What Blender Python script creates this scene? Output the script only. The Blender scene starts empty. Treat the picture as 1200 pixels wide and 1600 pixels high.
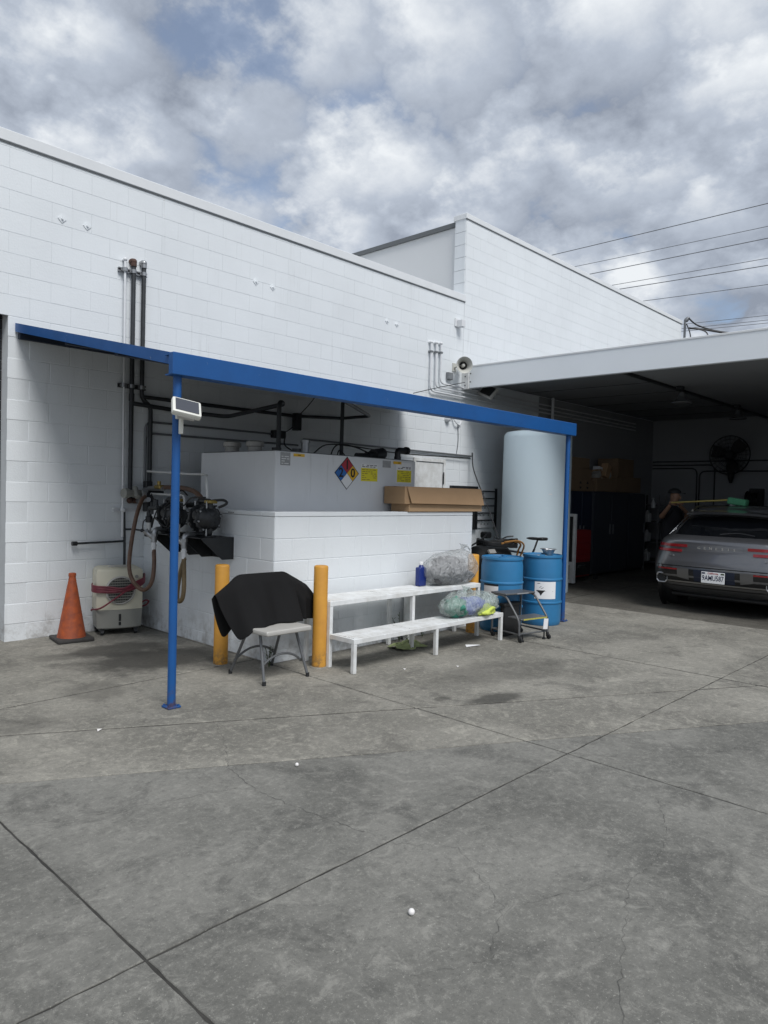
import bpy, bmesh, math, random
from mathutils import Vector, Matrix
random.seed(7)
sc = bpy.context.scene
COL = sc.collection
R = math.radians

# ------------------------------------------------------------------ camera
cam_d = bpy.data.cameras.new("camera")
cam = bpy.data.objects.new("camera", cam_d)
COL.objects.link(cam)
cam_d.sensor_fit = 'VERTICAL'
cam_d.sensor_height = 36.0
cam_d.lens = 36.0 * 1115.6 / 1600.0
cam_d.clip_end = 2000
CR = Vector((0.68863, -0.72462, 0.02674))
CD = Vector((-0.00110, -0.03792, -0.99928))
CF = Vector((0.72511, 0.68811, -0.02691))
CP = Vector((0, 0, 1.58))
m3 = Matrix((CR, -CD, -CF)).transposed()
cam.matrix_world = Matrix.Translation(CP) @ m3.to_4x4()
sc.camera = cam

# ------------------------------------------------------------------ light
SUN_EL, SUN_AZ = 54.0, 251.0         # azimuth measured counter-clockwise from +X
sd = Vector((math.cos(R(SUN_EL)) * math.cos(R(SUN_AZ)), math.cos(R(SUN_EL)) * math.sin(R(SUN_AZ)), math.sin(R(SUN_EL))))
sun_d = bpy.data.lights.new("sun", 'SUN')
sun_d.energy = 2.75
sun_d.angle = R(24)
sun_d.color = (1.0, 0.985, 0.97)
sun = bpy.data.objects.new("sun", sun_d)
COL.objects.link(sun)
sun.rotation_euler = sd.to_track_quat('Z', 'Y').to_euler()

world = bpy.data.worlds.new("World")
sc.world = world
world.use_nodes = True
wt = world.node_tree
wn, wl = wt.nodes, wt.links
wn.clear()
def W(t, **k):
    n = wn.new(t)
    for a, b in k.items():
        setattr(n, a, b)
    return n
def wmath(op, a, b=None, clamp=False):
    n = W('ShaderNodeMath', operation=op, use_clamp=clamp)
    for i, q in enumerate((a, b)):
        if q is None: continue
        if isinstance(q, (int, float)): n.inputs[i].default_value = q
        else: wl.new(q, n.inputs[i])
    return n.outputs[0]
w_out = W('ShaderNodeOutputWorld')
sky = W('ShaderNodeTexSky', sky_type='NISHITA', sun_disc=False)
sky.sun_elevation = R(SUN_EL)
sky.sun_rotation = math.atan2(sd.x, sd.y)
sky.air_density = 1.0; sky.dust_density = 0.6; sky.ozone_density = 2.0
bg_sky = W('ShaderNodeBackground'); bg_sky.inputs[1].default_value = 0.15
wl.new(sky.outputs[0], bg_sky.inputs[0])
tc = W('ShaderNodeTexCoord')
sep = W('ShaderNodeSeparateXYZ'); wl.new(tc.outputs['Generated'], sep.inputs[0])
zc = wmath('ADD', wmath('MAXIMUM', sep.outputs[2], 0.0), 0.42)
comb = W('ShaderNodeCombineXYZ')
wl.new(wmath('DIVIDE', sep.outputs[0], zc), comb.inputs[0])
wl.new(wmath('DIVIDE', sep.outputs[1], zc), comb.inputs[1])
comb.inputs[2].default_value = 0.37
P0 = comb.outputs[0]
def shift(off):
    mp = W('ShaderNodeMapping'); mp.inputs['Location'].default_value = off
    wl.new(P0, mp.inputs[0]); return mp.outputs[0]
def cloud_noise(vec, scale, detail, rough):
    n = W('ShaderNodeTexNoise', noise_dimensions='2D'); n.inputs['Scale'].default_value = scale
    n.inputs['Detail'].default_value = detail; n.inputs['Roughness'].default_value = rough
    wl.new(vec, n.inputs[0])
    return n
SO = shift((2.3, 4.1, 0.0))
wob = cloud_noise(SO, 8.0, 6, 0.6)
sv = W('ShaderNodeVectorMath', operation='SCALE'); sv.inputs['Scale'].default_value = 0.24
wl.new(wob.outputs['Color'], sv.inputs[0])
av = W('ShaderNodeVectorMath', operation='ADD'); wl.new(SO, av.inputs[0]); wl.new(sv.outputs[0], av.inputs[1])
vor = W('ShaderNodeTexVoronoi', feature='F1', voronoi_dimensions='2D'); vor.inputs['Scale'].default_value = 6.2
wl.new(av.outputs[0], vor.inputs['Vector'])
puff = wmath('SUBTRACT', 0.45, vor.outputs['Distance'])          # bright rounded lumps, torn at their rims
mid = cloud_noise(SO, 4.0, 8, 0.55).outputs[0]
big = cloud_noise(shift((5.9, 2.5, 0.0)), 1.7, 4, 0.5).outputs[0]
mask = W('ShaderNodeMapRange'); mask.interpolation_type = 'SMOOTHSTEP'
dens = wmath('ADD', wmath('ADD', wmath('MULTIPLY', big, 0.6), wmath('MULTIPLY', mid, 0.4)), wmath('MULTIPLY', puff, 0.16))
wl.new(dens, mask.inputs[0]); mask.inputs[1].default_value = 0.33; mask.inputs[2].default_value = 0.405
mask.inputs[3].default_value = 0.50; mask.inputs[4].default_value = 1.0
shade = wmath('ADD', 0.44, wmath('ADD', wmath('MULTIPLY', wmath('SUBTRACT', 0.5, big), 0.85), wmath('ADD', wmath('MULTIPLY', wmath('SUBTRACT', mid, 0.5), 1.55), wmath('MULTIPLY', puff, 0.95))), clamp=True)
ramp = W('ShaderNodeValToRGB'); wl.new(shade, ramp.inputs[0])
e = ramp.color_ramp.elements
e[0].position = 0.0; e[0].color = (0.29, 0.33, 0.405, 1)
e[1].position = 1.0; e[1].color = (0.86, 0.895, 0.93, 1)
k = e.new(0.5); k.color = (0.49, 0.545, 0.635, 1)
bg_c = W('ShaderNodeBackground'); bg_c.inputs[1].default_value = 1.0
wl.new(ramp.outputs[0], bg_c.inputs[0])
mx = W('ShaderNodeMixShader')
wl.new(mask.outputs[0], mx.inputs[0]); wl.new(bg_sky.outputs[0], mx.inputs[1]); wl.new(bg_c.outputs[0], mx.inputs[2])
wl.new(mx.outputs[0], w_out.inputs[0])

world.cycles.sampling_method = 'MANUAL'; world.cycles.sample_map_resolution = 512
sc.cycles.max_bounces = 6; sc.cycles.diffuse_bounces = 3; sc.cycles.glossy_bounces = 2; sc.cycles.transparent_max_bounces = 8
sc.view_settings.view_transform = 'Standard'
sc.view_settings.look = 'None'
sc.view_settings.exposure = 0.0
sc.view_settings.gamma = 1.0

# ------------------------------------------------------------------ materials
def mat(name, col, rough=0.6, metal=0.0, var=None, bump=None, coat=0.0, spec=0.5, extra=None, rvar=0.0):
    """var = (scale, amount[, darker colour]), bump = (scale, strength)"""
    m = bpy.data.materials.new(name); m.use_nodes = True
    nt = m.node_tree; N, L = nt.nodes, nt.links
    b = N['Principled BSDF']
    b.inputs['Base Color'].default_value = (*col, 1)
    b.inputs['Roughness'].default_value = rough
    b.inputs['Metallic'].default_value = metal
    b.inputs['Coat Weight'].default_value = coat
    b.inputs['Specular IOR Level'].default_value = spec
    geo = N.new('ShaderNodeNewGeometry')
    out = None
    if var:
        n = N.new('ShaderNodeTexNoise'); n.inputs['Scale'].default_value = var[0]
        n.inputs['Detail'].default_value = 6; n.inputs['Roughness'].default_value = 0.62
        L.new(geo.outputs['Position'], n.inputs[0])
        mr = N.new('ShaderNodeMapRange'); L.new(n.outputs[0], mr.inputs[0])
        mr.inputs[1].default_value = 0.3; mr.inputs[2].default_value = 0.7
        c2 = var[2] if len(var) > 2 else tuple(c * (1 - var[1]) for c in col)
        mixn = N.new('ShaderNodeMix'); mixn.data_type = 'RGBA'
        L.new(mr.outputs[0], mixn.inputs[0])
        mixn.inputs[6].default_value = (*c2, 1); mixn.inputs[7].default_value = (*col, 1)
        out = mixn.outputs[2]
        if rvar:
            mr2 = N.new('ShaderNodeMapRange'); L.new(n.outputs[0], mr2.inputs[0])
            mr2.inputs[3].default_value = rough + rvar; mr2.inputs[4].default_value = max(0.02, rough - rvar)
            L.new(mr2.outputs[0], b.inputs['Roughness'])
    if bump:
        n2 = N.new('ShaderNodeTexNoise'); n2.inputs['Scale'].default_value = bump[0]
        n2.inputs['Detail'].default_value = 5
        L.new(geo.outputs['Position'], n2.inputs[0])
        bp = N.new('ShaderNodeBump'); bp.inputs['Strength'].default_value = bump[1]; bp.inputs['Distance'].default_value = 0.004
        L.new(n2.outputs[0], bp.inputs['Height']); L.new(bp.outputs[0], b.inputs['Normal'])
    if extra:
        out = extra(nt, geo, out, b) or out
    if out is not None:
        L.new(out, b.inputs['Base Color'])
    return m

def nd(nt, t, **k):
    n = nt.nodes.new(t)
    for a, v in k.items(): setattr(n, a, v)
    return n
def nmath(nt, op, a, b=None, clamp=False):
    n = nd(nt, 'ShaderNodeMath', operation=op, use_clamp=clamp)
    for i, q in enumerate((a, b)):
        if q is None: continue
        if isinstance(q, (int, float)): n.inputs[i].default_value = q
        else: nt.links.new(q, n.inputs[i])
    return n.outputs[0]
def nnoise(nt, vec, scale, detail=5, rough=0.6, dist=0.0):
    n = nd(nt, 'ShaderNodeTexNoise'); n.inputs['Scale'].default_value = scale
    n.inputs['Detail'].default_value = detail; n.inputs['Roughness'].default_value = rough
    n.inputs['Distortion'].default_value = dist
    nt.links.new(vec, n.inputs[0]); return n.outputs[0]
def nrange(nt, v, a, b, c=0.0, d=1.0, smooth=True):
    n = nd(nt, 'ShaderNodeMapRange')
    if smooth: n.interpolation_type = 'SMOOTHSTEP'
    nt.links.new(v, n.inputs[0])
    for i, q in enumerate((a, b, c, d)): n.inputs[i + 1].default_value = q
    return n.outputs[0]
def nmix(nt, fac, a, b, blend='MIX'):
    n = nd(nt, 'ShaderNodeMix', data_type='RGBA', blend_type=blend)
    if isinstance(fac, (int, float)): n.inputs[0].default_value = fac
    else: nt.links.new(fac, n.inputs[0])
    for i, q in ((6, a), (7, b)):
        if isinstance(q, tuple): n.inputs[i].default_value = (*q, 1)
        else: nt.links.new(q, n.inputs[i])
    return n.outputs[2]

def wall_dirt(streaks=0.25, base=0.6):
    def f(nt, geo, col, b):
        pos = geo.outputs['Position']
        oi = nd(nt, 'ShaderNodeObjectInfo')
        tint = nrange(nt, oi.outputs['Random'], 0, 1, 0.975, 1.0, False)
        cc = nd(nt, 'ShaderNodeCombineColor')
        for i in range(3): nt.links.new(tint, cc.inputs[i])
        col = nmix(nt, 1.0, col, cc.outputs[0], 'MULTIPLY')
        # vertical run-down streaks
        mp = nd(nt, 'ShaderNodeMapping'); mp.inputs['Scale'].default_value = (7, 7, 0.55)
        nt.links.new(pos, mp.inputs[0])
        st = nrange(nt, nnoise(nt, mp.outputs[0], 1.6, 5, 0.65), 0.58, 0.80, 0, streaks)
        col = nmix(nt, st, col, (0.40, 0.41, 0.40))
        # scuffs and splash dirt close to the ground
        sp = nd(nt, 'ShaderNodeSeparateXYZ'); nt.links.new(pos, sp.inputs[0])
        low = nrange(nt, sp.outputs[2], 0.0, 0.42, 1.0, 0.0)
        n = nrange(nt, nnoise(nt, pos, 5.5, 7, 0.7), 0.42, 0.66)
        col = nmix(nt, nmath(nt, 'MULTIPLY', nmath(nt, 'MULTIPLY', low, n), base), col, (0.27, 0.25, 0.22))
        sc_ = nrange(nt, nnoise(nt, pos, 13, 8, 0.75, 0.6), 0.67, 0.74, 0, 0.30)
        col = nmix(nt, sc_, col, (0.36, 0.36, 0.36))
        return col
    return f

def paint_wear(chip, low):
    def f(nt, geo, col, b):
        pos = geo.outputs['Position']
        c = nrange(nt, nnoise(nt, pos, 17, 8, 0.75, 0.8), 0.655, 0.69, 0, 0.55)
        col = nmix(nt, c, col, chip)
        sp = nd(nt, 'ShaderNodeSeparateXYZ'); nt.links.new(pos, sp.inputs[0])
        lo = nrange(nt, sp.outputs[2], 0.0, 0.20, 1.0, 0.0)
        n = nrange(nt, nnoise(nt, pos, 22, 7, 0.7), 0.42, 0.60)
        return nmix(nt, nmath(nt, 'MULTIPLY', nmath(nt, 'MULTIPLY', lo, n), 0.75), col, low)
    return f
M = {}
M['wall'] = mat('white_block_paint', (0.795, 0.83, 0.85), 0.62, var=(1.1, 0.07), bump=(70, 0.35), extra=wall_dirt(0.26, 0.65))
M['joint'] = mat('painted_mortar', (0.755, 0.79, 0.81), 0.75, var=(3, 0.10), bump=(90, 0.4), extra=wall_dirt(0.2, 0.6))
M['white_panel'] = mat('white_stucco_panel', (0.70, 0.715, 0.72), 0.7, var=(0.8, 0.05), bump=(60, 0.15))
M['coping'] = mat('white_metal_flashing', (0.76, 0.78, 0.79), 0.4, var=(2, 0.06))
M['darktrim'] = mat('grey_roof_edge', (0.13, 0.14, 0.145), 0.6)
M['blue'] = mat('blue_enamel_paint', (0.006, 0.088, 0.30), 0.5, var=(3.5, 0.18), bump=(30, 0.10), rvar=0.12, extra=paint_wear((0.30, 0.33, 0.36), (0.09, 0.045, 0.03)))
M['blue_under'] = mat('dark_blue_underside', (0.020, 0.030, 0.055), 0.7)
M['yellow'] = mat('yellow_bollard_paint', (0.66, 0.33, 0.045), 0.5, var=(6, 0.16, (0.53, 0.25, 0.04)), bump=(25, 0.12), extra=paint_wear((0.20, 0.14, 0.07), (0.12, 0.09, 0.06)))
M['whitepaint'] = mat('worn_white_paint', (0.80, 0.82, 0.825), 0.5, var=(9, 0.16, (0.60, 0.60, 0.58)), bump=(40, 0.2))
M['fascia'] = mat('white_fascia_paint', (0.83, 0.87, 0.90), 0.45, var=(1.0, 0.04))
M['tankpaint'] = mat('white_tank_paint', (0.74, 0.76, 0.78), 0.5, var=(2.5, 0.07), bump=(20, 0.05), extra=wall_dirt(0.55, 0.0))
M['black'] = mat('black_rubber', (0.016, 0.017, 0.018), 0.55)
M['blackmetal'] = mat('black_painted_steel', (0.020, 0.022, 0.025), 0.42, var=(12, 0.4))
M['pipe'] = mat('dark_steel_pipe', (0.045, 0.05, 0.055), 0.5, metal=0.2, var=(14, 0.4))
M['rustpipe'] = mat('rusty_fitting', (0.10, 0.05, 0.035), 0.7, var=(20, 0.5))
M['steel'] = mat('galvanized_steel', (0.42, 0.43, 0.44), 0.38, metal=0.8, var=(10, 0.25))
M['conduit'] = mat('conduit_white_paint', (0.72, 0.735, 0.75), 0.5, var=(8, 0.08))
M['greyconduit'] = mat('grey_conduit', (0.20, 0.21, 0.22), 0.45, metal=0.4)
M['brass'] = mat('brass_fitting', (0.42, 0.31, 0.10), 0.4, metal=0.8, var=(30, 0.4))
M['hose_brown'] = mat('brown_rubber_hose', (0.15, 0.085, 0.055), 0.5, var=(14, 0.45))
M['hose_tan'] = mat('tan_rubber_hose', (0.19, 0.135, 0.065), 0.5, var=(14, 0.4))
M['hose_red'] = mat('maroon_air_hose', (0.22, 0.035, 0.055), 0.45, var=(18, 0.3))
M['clear'] = mat('milky_plastic', (0.62, 0.63, 0.62), 0.3)
M['orange'] = mat('orange_cone_plastic', (0.46, 0.095, 0.022), 0.6, var=(16, 0.42, (0.24, 0.06, 0.03)), bump=(50, 0.15))
M['conebase'] = mat('dark_cone_rubber', (0.055, 0.052, 0.05), 0.75, var=(15, 0.3))
M['cream'] = mat('aged_cream_plastic', (0.66, 0.63, 0.50), 0.42, var=(4, 0.08))
M['greyplastic'] = mat('grey_plastic', (0.30, 0.30, 0.27), 0.5, var=(5, 0.1))
M['ltgrey'] = mat('light_grey_plastic', (0.45, 0.44, 0.41), 0.5, var=(7, 0.1))
M['cloth'] = mat('black_cloth', (0.0065, 0.0065, 0.007), 0.85, bump=(14, 0.5), spec=0.25)
M['chairmetal'] = mat('grey_chair_tube', (0.125, 0.13, 0.135), 0.4, metal=0.3)
M['cardboard'] = mat('brown_cardboard', (0.42, 0.27, 0.15), 0.75, var=(3, 0.10), bump=(60, 0.1))
M['cardboard2'] = mat('tan_cardboard', (0.44, 0.29, 0.165), 0.75, var=(3, 0.10), bump=(60, 0.1))
M['barrel'] = mat('blue_drum_plastic', (0.030, 0.19, 0.40), 0.42, var=(4, 0.14), bump=(18, 0.08), rvar=0.08)
M['poly'] = mat('translucent_white_tank_plastic', (0.66, 0.78, 0.84), 0.38, var=(1.5, 0.05))
M['paper'] = mat('white_paper_label', (0.78, 0.79, 0.80), 0.6)
M['ink'] = mat('black_ink', (0.012, 0.012, 0.014), 0.6)
M['greylabel'] = mat('grey_metal_label', (0.36, 0.37, 0.38), 0.5, var=(30, 0.25))
M['red_s'] = mat('sign_red', (0.36, 0.02, 0.035), 0.45)
M['blue_s'] = mat('sign_blue', (0.015, 0.13, 0.42), 0.45)
M['yellow_s'] = mat('sign_yellow', (0.72, 0.43, 0.02), 0.45)
M['yellow_l'] = mat('label_yellow', (0.74, 0.66, 0.03), 0.55)
M['bottle'] = mat('dark_blue_bottle', (0.008, 0.025, 0.17), 0.35)
M['leaf'] = mat('weed_leaf', (0.055, 0.085, 0.03), 0.6, var=(30, 0.4))
M['paleleaf'] = mat('pale_green_cloth', (0.36, 0.42, 0.20), 0.8, var=(20, 0.3))
M['rag_dark'] = mat('dark_grey_rags', (0.045, 0.045, 0.048), 0.95, var=(16, 0.6, (0.15, 0.15, 0.155)), bump=(40, 1.0))
M['rag_green'] = mat('green_towel', (0.05, 0.22, 0.16), 0.95, bump=(90, 0.8))
M['rag_blue'] = mat('blue_towel', (0.10, 0.13, 0.46), 0.95, bump=(90, 0.8))
M['rag_yellow'] = mat('yellow_green_towel', (0.58, 0.68, 0.12), 0.95, bump=(90, 0.8))
M['bay'] = mat('bay_wall_shade_grey', (0.34, 0.35, 0.365), 0.7, var=(0.7, 0.1), bump=(60, 0.2))  # bay walls are likely white; the grey puts interior shade into their colour
M['bayceil'] = mat('bay_ceiling', (0.30, 0.31, 0.325), 0.7, var=(1.2, 0.15))
M['navy'] = mat('navy_cabinet_paint', (0.012, 0.020, 0.045), 0.42)
M['slate'] = mat('slate_cabinet_paint', (0.035, 0.042, 0.055), 0.4)
M['redchest'] = mat('red_tool_chest_paint', (0.23, 0.012, 0.015), 0.4)
M['carpaint'] = mat('graphite_car_paint', (0.16, 0.162, 0.17), 0.28, metal=0.65, coat=0.8)
M['carblack'] = mat('black_car_trim', (0.012, 0.012, 0.013), 0.35)
M['glass'] = mat('dark_car_glass', (0.006, 0.007, 0.009), 0.06, coat=0.6)
M['taillight'] = mat('red_tail_light', (0.28, 0.012, 0.016), 0.15, coat=0.6)
M['chrome'] = mat('chrome_trim', (0.50, 0.51, 0.52), 0.28, metal=1.0)
M['plate'] = mat('white_licence_plate', (0.85, 0.86, 0.87), 0.4)
M['plateink'] = mat('navy_plate_ink', (0.012, 0.018, 0.06), 0.5)
M['platered'] = mat('red_plate_ink', (0.40, 0.03, 0.03), 0.5)
M['shade_carton'] = mat('shade_darkened_carton', (0.24, 0.165, 0.10), 0.8, var=(3, 0.15))  # cardboard darkened so its colour carries the shade inside the bay
M['skin'] = mat('skin', (0.30, 0.17, 0.11), 0.55)
M['darkshirt'] = mat('dark_work_shirt', (0.018, 0.018, 0.022), 0.9)
M['greenfiber'] = mat('green_brush_fibre', (0.06, 0.24, 0.125), 0.9, bump=(120, 1.0))
M['wood'] = mat('yellow_wood_pole', (0.45, 0.36, 0.10), 0.5)
M['solar'] = mat('solar_cell', (0.035, 0.04, 0.055), 0.18, coat=0.5)
M['ivory'] = mat('ivory_plastic', (0.72, 0.72, 0.66), 0.4)
M['horn'] = mat('horn_ivory', (0.50, 0.50, 0.46), 0.45)
M['wire'] = mat('power_cable', (0.17, 0.18, 0.195), 0.6)
M['joint_dirt'] = mat('joint_dirt', (0.060, 0.058, 0.052), 0.95, var=(9, 0.7, (0.022, 0.021, 0.019)))
M['hivis'] = mat('yellow_tread_tape', (0.55, 0.52, 0.10), 0.6, var=(60, 0.4))
M['orangecord'] = mat('orange_cord', (0.45, 0.22, 0.06), 0.6)
M['pebble'] = mat('white_ball', (0.78, 0.76, 0.74), 0.5)

def plastic_film(name, tint, alpha, wrinkle):
    m = bpy.data.materials.new(name); m.use_nodes = True
    nt = m.node_tree; b = nt.nodes['Principled BSDF']; out = nt.nodes['Material Output']
    b.inputs['Base Color'].default_value = (*tint, 1); b.inputs['Roughness'].default_value = 0.22
    geo = nd(nt, 'ShaderNodeNewGeometry')
    n = nnoise(nt, geo.outputs['Position'], wrinkle, 5, 0.6, 1.6)
    mp = nd(nt, 'ShaderNodeMapping'); mp.inputs['Scale'].default_value = (1, 1, 0.25); mp.inputs['Rotation'].default_value = (0.3, 0.9, 0.4)
    nt.links.new(geo.outputs['Position'], mp.inputs[0])
    n2 = nnoise(nt, mp.outputs[0], wrinkle * 2.0, 2, 0.5, 0.6)
    rid = nmath(nt, 'ABSOLUTE', nmath(nt, 'SUBTRACT', n2, 0.5))
    h = nmath(nt, 'ADD', n, nmath(nt, 'MULTIPLY', rid, 1.5))
    bp = nd(nt, 'ShaderNodeBump'); bp.inputs['Strength'].default_value = 1.0; bp.inputs['Distance'].default_value = 0.06
    nt.links.new(h, bp.inputs['Height']); nt.links.new(bp.outputs[0], b.inputs['Normal'])
    tr = nd(nt, 'ShaderNodeBsdfTransparent'); tr.inputs[0].default_value = (0.93, 0.95, 0.95, 1)
    mxs = nd(nt, 'ShaderNodeMixShader')
    fac = nrange(nt, rid, 0.0, 0.03, min(1, alpha + 0.18), alpha)
    nt.links.new(fac, mxs.inputs[0]); nt.links.new(tr.outputs[0], mxs.inputs[1]); nt.links.new(b.outputs[0], mxs.inputs[2])
    nt.links.new(mxs.outputs[0], out.inputs[0])
    return m
M['film'] = plastic_film('clear_bag_film', (0.70, 0.71, 0.72), 0.42, 7.0)
M['film2'] = plastic_film('pale_green_bag_film', (0.68, 0.76, 0.72), 0.36, 7.0)

def concrete(name, a, b_, dark, light):
    m = bpy.data.materials.new(name); m.use_nodes = True
    nt = m.node_tree; L = nt.links; b = nt.nodes['Principled BSDF']
    geo = nd(nt, 'ShaderNodeNewGeometry'); pos = geo.outputs['Position']
    n1 = nrange(nt, nnoise(nt, pos, 0.9, 6, 0.66, 0.4), 0.36, 0.66)
    col = nmix(nt, n1, a, b_)
    n2 = nrange(nt, nnoise(nt, pos, 6.5, 7, 0.78, 1.2), 0.50, 0.66)
    col = nmix(nt, nmath(nt, 'MULTIPLY', n2, 0.50), col, light)
    n3 = nrange(nt, nnoise(nt, pos, 2.2, 7, 0.74, 0.8), 0.50, 0.66)
    col = nmix(nt, nmath(nt, 'MULTIPLY', n3, 0.62), col, dark)
    # brushed trowel and tyre smears
    mp = nd(nt, 'ShaderNodeMapping'); mp.inputs['Rotation'].default_value = (0, 0, 0.5); mp.inputs['Scale'].default_value = (0.8, 7, 1)
    L.new(pos, mp.inputs[0])
    n4 = nrange(nt, nnoise(nt, mp.outputs[0], 2.6, 6, 0.76, 1.0), 0.57, 0.74, 0, 0.30)
    col = nmix(nt, n4, col, light)
    # sand and aggregate speckle
    n5 = nnoise(nt, pos, 70, 4, 0.88)
    n6 = nnoise(nt, pos, 22, 6, 0.84)
    col = nmix(nt, nrange(nt, n6, 0.52, 0.63, 0, 0.44), col, light)
    col = nmix(nt, nrange(nt, n6, 0.48, 0.36, 0, 0.46), col, dark)
    col = nmix(nt, nrange(nt, n5, 0.58, 0.68, 0, 0.65), col, tuple(min(1, c * 1.45) for c in light))
    col = nmix(nt, nrange(nt, n5, 0.42, 0.30, 0, 0.60), col, tuple(c * 0.55 for c in dark))
    # old gum and oil spots
    vo = nd(nt, 'ShaderNodeTexVoronoi'); vo.inputs['Scale'].default_value = 1.9
    ds = nd(nt, 'ShaderNodeVectorMath', operation='ADD')
    nz = nd(nt, 'ShaderNodeTexNoise'); nz.inputs['Scale'].default_value = 26; L.new(pos, nz.inputs[0])
    sc2 = nd(nt, 'ShaderNodeVectorMath', operation='SCALE'); sc2.inputs['Scale'].default_value = 0.05
    L.new(nz.outputs['Color'], sc2.inputs[0]); L.new(pos, ds.inputs[0]); L.new(sc2.outputs[0], ds.inputs[1]); L.new(ds.outputs[0], vo.inputs[0])
    spr = nd(nt, 'ShaderNodeSeparateColor'); L.new(vo.outputs['Color'], spr.inputs[0])
    size = nrange(nt, spr.outputs[0], 0.35, 1.0, 0.0, 0.052, False)
    spot = nmath(nt, 'LESS_THAN', vo.outputs['Distance'], size)
    col = nmix(nt, nmath(nt, 'MULTIPLY', spot, 0.8), col, tuple(c * 0.35 for c in dark))
    # damp and oil stains with their own shapes
    swob = nmath(nt, 'MULTIPLY', nmath(nt, 'SUBTRACT', nnoise(nt, pos, 3.0, 6, 0.6), 0.5), 1.5)
    for (cx, cy, rx, ry, amt) in ((3.35, 5.95, 0.80, 0.45, 0.85), (3.25, 6.55, 0.55, 0.32, 0.75), (2.45, 5.35, 0.25, 0.3, 0.4), (4.66, 3.14, 0.32, 0.12, 0.75),
                                  (4.30, 3.42, 0.10, 0.06, 0.5), (5.4, 3.6, 0.8, 0.35, 0.35), (1.75, 4.85, 0.3, 0.18, 0.35), (2.7, 6.6, 0.3, 0.16, 0.4)):
        sx = nd(nt, 'ShaderNodeMapping'); sx.vector_type = 'TEXTURE'
        sx.inputs['Location'].default_value = (cx, cy, 0); sx.inputs['Rotation'].default_value = (0, 0, -0.25); sx.inputs['Scale'].default_value = (rx, ry, 1)
        L.new(pos, sx.inputs[0])
        ln = nd(nt, 'ShaderNodeVectorMath', operation='LENGTH'); L.new(sx.outputs[0], ln.inputs[0])
        wob = nmath(nt, 'ADD', ln.outputs['Value'], swob)
        col = nmix(nt, nrange(nt, wob, 0.55, 1.15, amt, 0.0), col, tuple(c * 0.5 for c in dark))
    L.new(col, b.inputs['Base Color'])
    b.inputs['Roughness'].default_value = 0.82; b.inputs['Specular IOR Level'].default_value = 0.35
    bp = nd(nt, 'ShaderNodeBump'); bp.inputs['Strength'].default_value = 0.55; bp.inputs['Distance'].default_value = 0.004
    hh = nmath(nt, 'ADD', nmath(nt, 'MULTIPLY', n5, 0.6), nmath(nt, 'MULTIPLY', n6, 0.9))
    L.new(hh, bp.inputs['Height']); L.new(bp.outputs[0], b.inputs['Normal'])
    return m
M['conc_grey'] = concrete('grey_yard_concrete', (0.132, 0.130, 0.117), (0.206, 0.202, 0.182), (0.078, 0.077, 0.071), (0.30, 0.293, 0.262))
M['conc_bay'] = concrete('shade_darkened_bay_concrete', (0.075, 0.070, 0.060), (0.125, 0.118, 0.10), (0.048, 0.045, 0.039), (0.17, 0.16, 0.137))  # yard concrete in darker tones, the bay's shade put into the floor colour
M['crack'] = mat('crack_shadow', (0.055, 0.054, 0.05), 0.95, var=(40, 0.5, (0.11, 0.108, 0.10)))
M['conc_warm'] = concrete('warm_yard_concrete', (0.170, 0.164, 0.143), (0.265, 0.254, 0.222), (0.102, 0.098, 0.087), (0.40, 0.382, 0.328))

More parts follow.
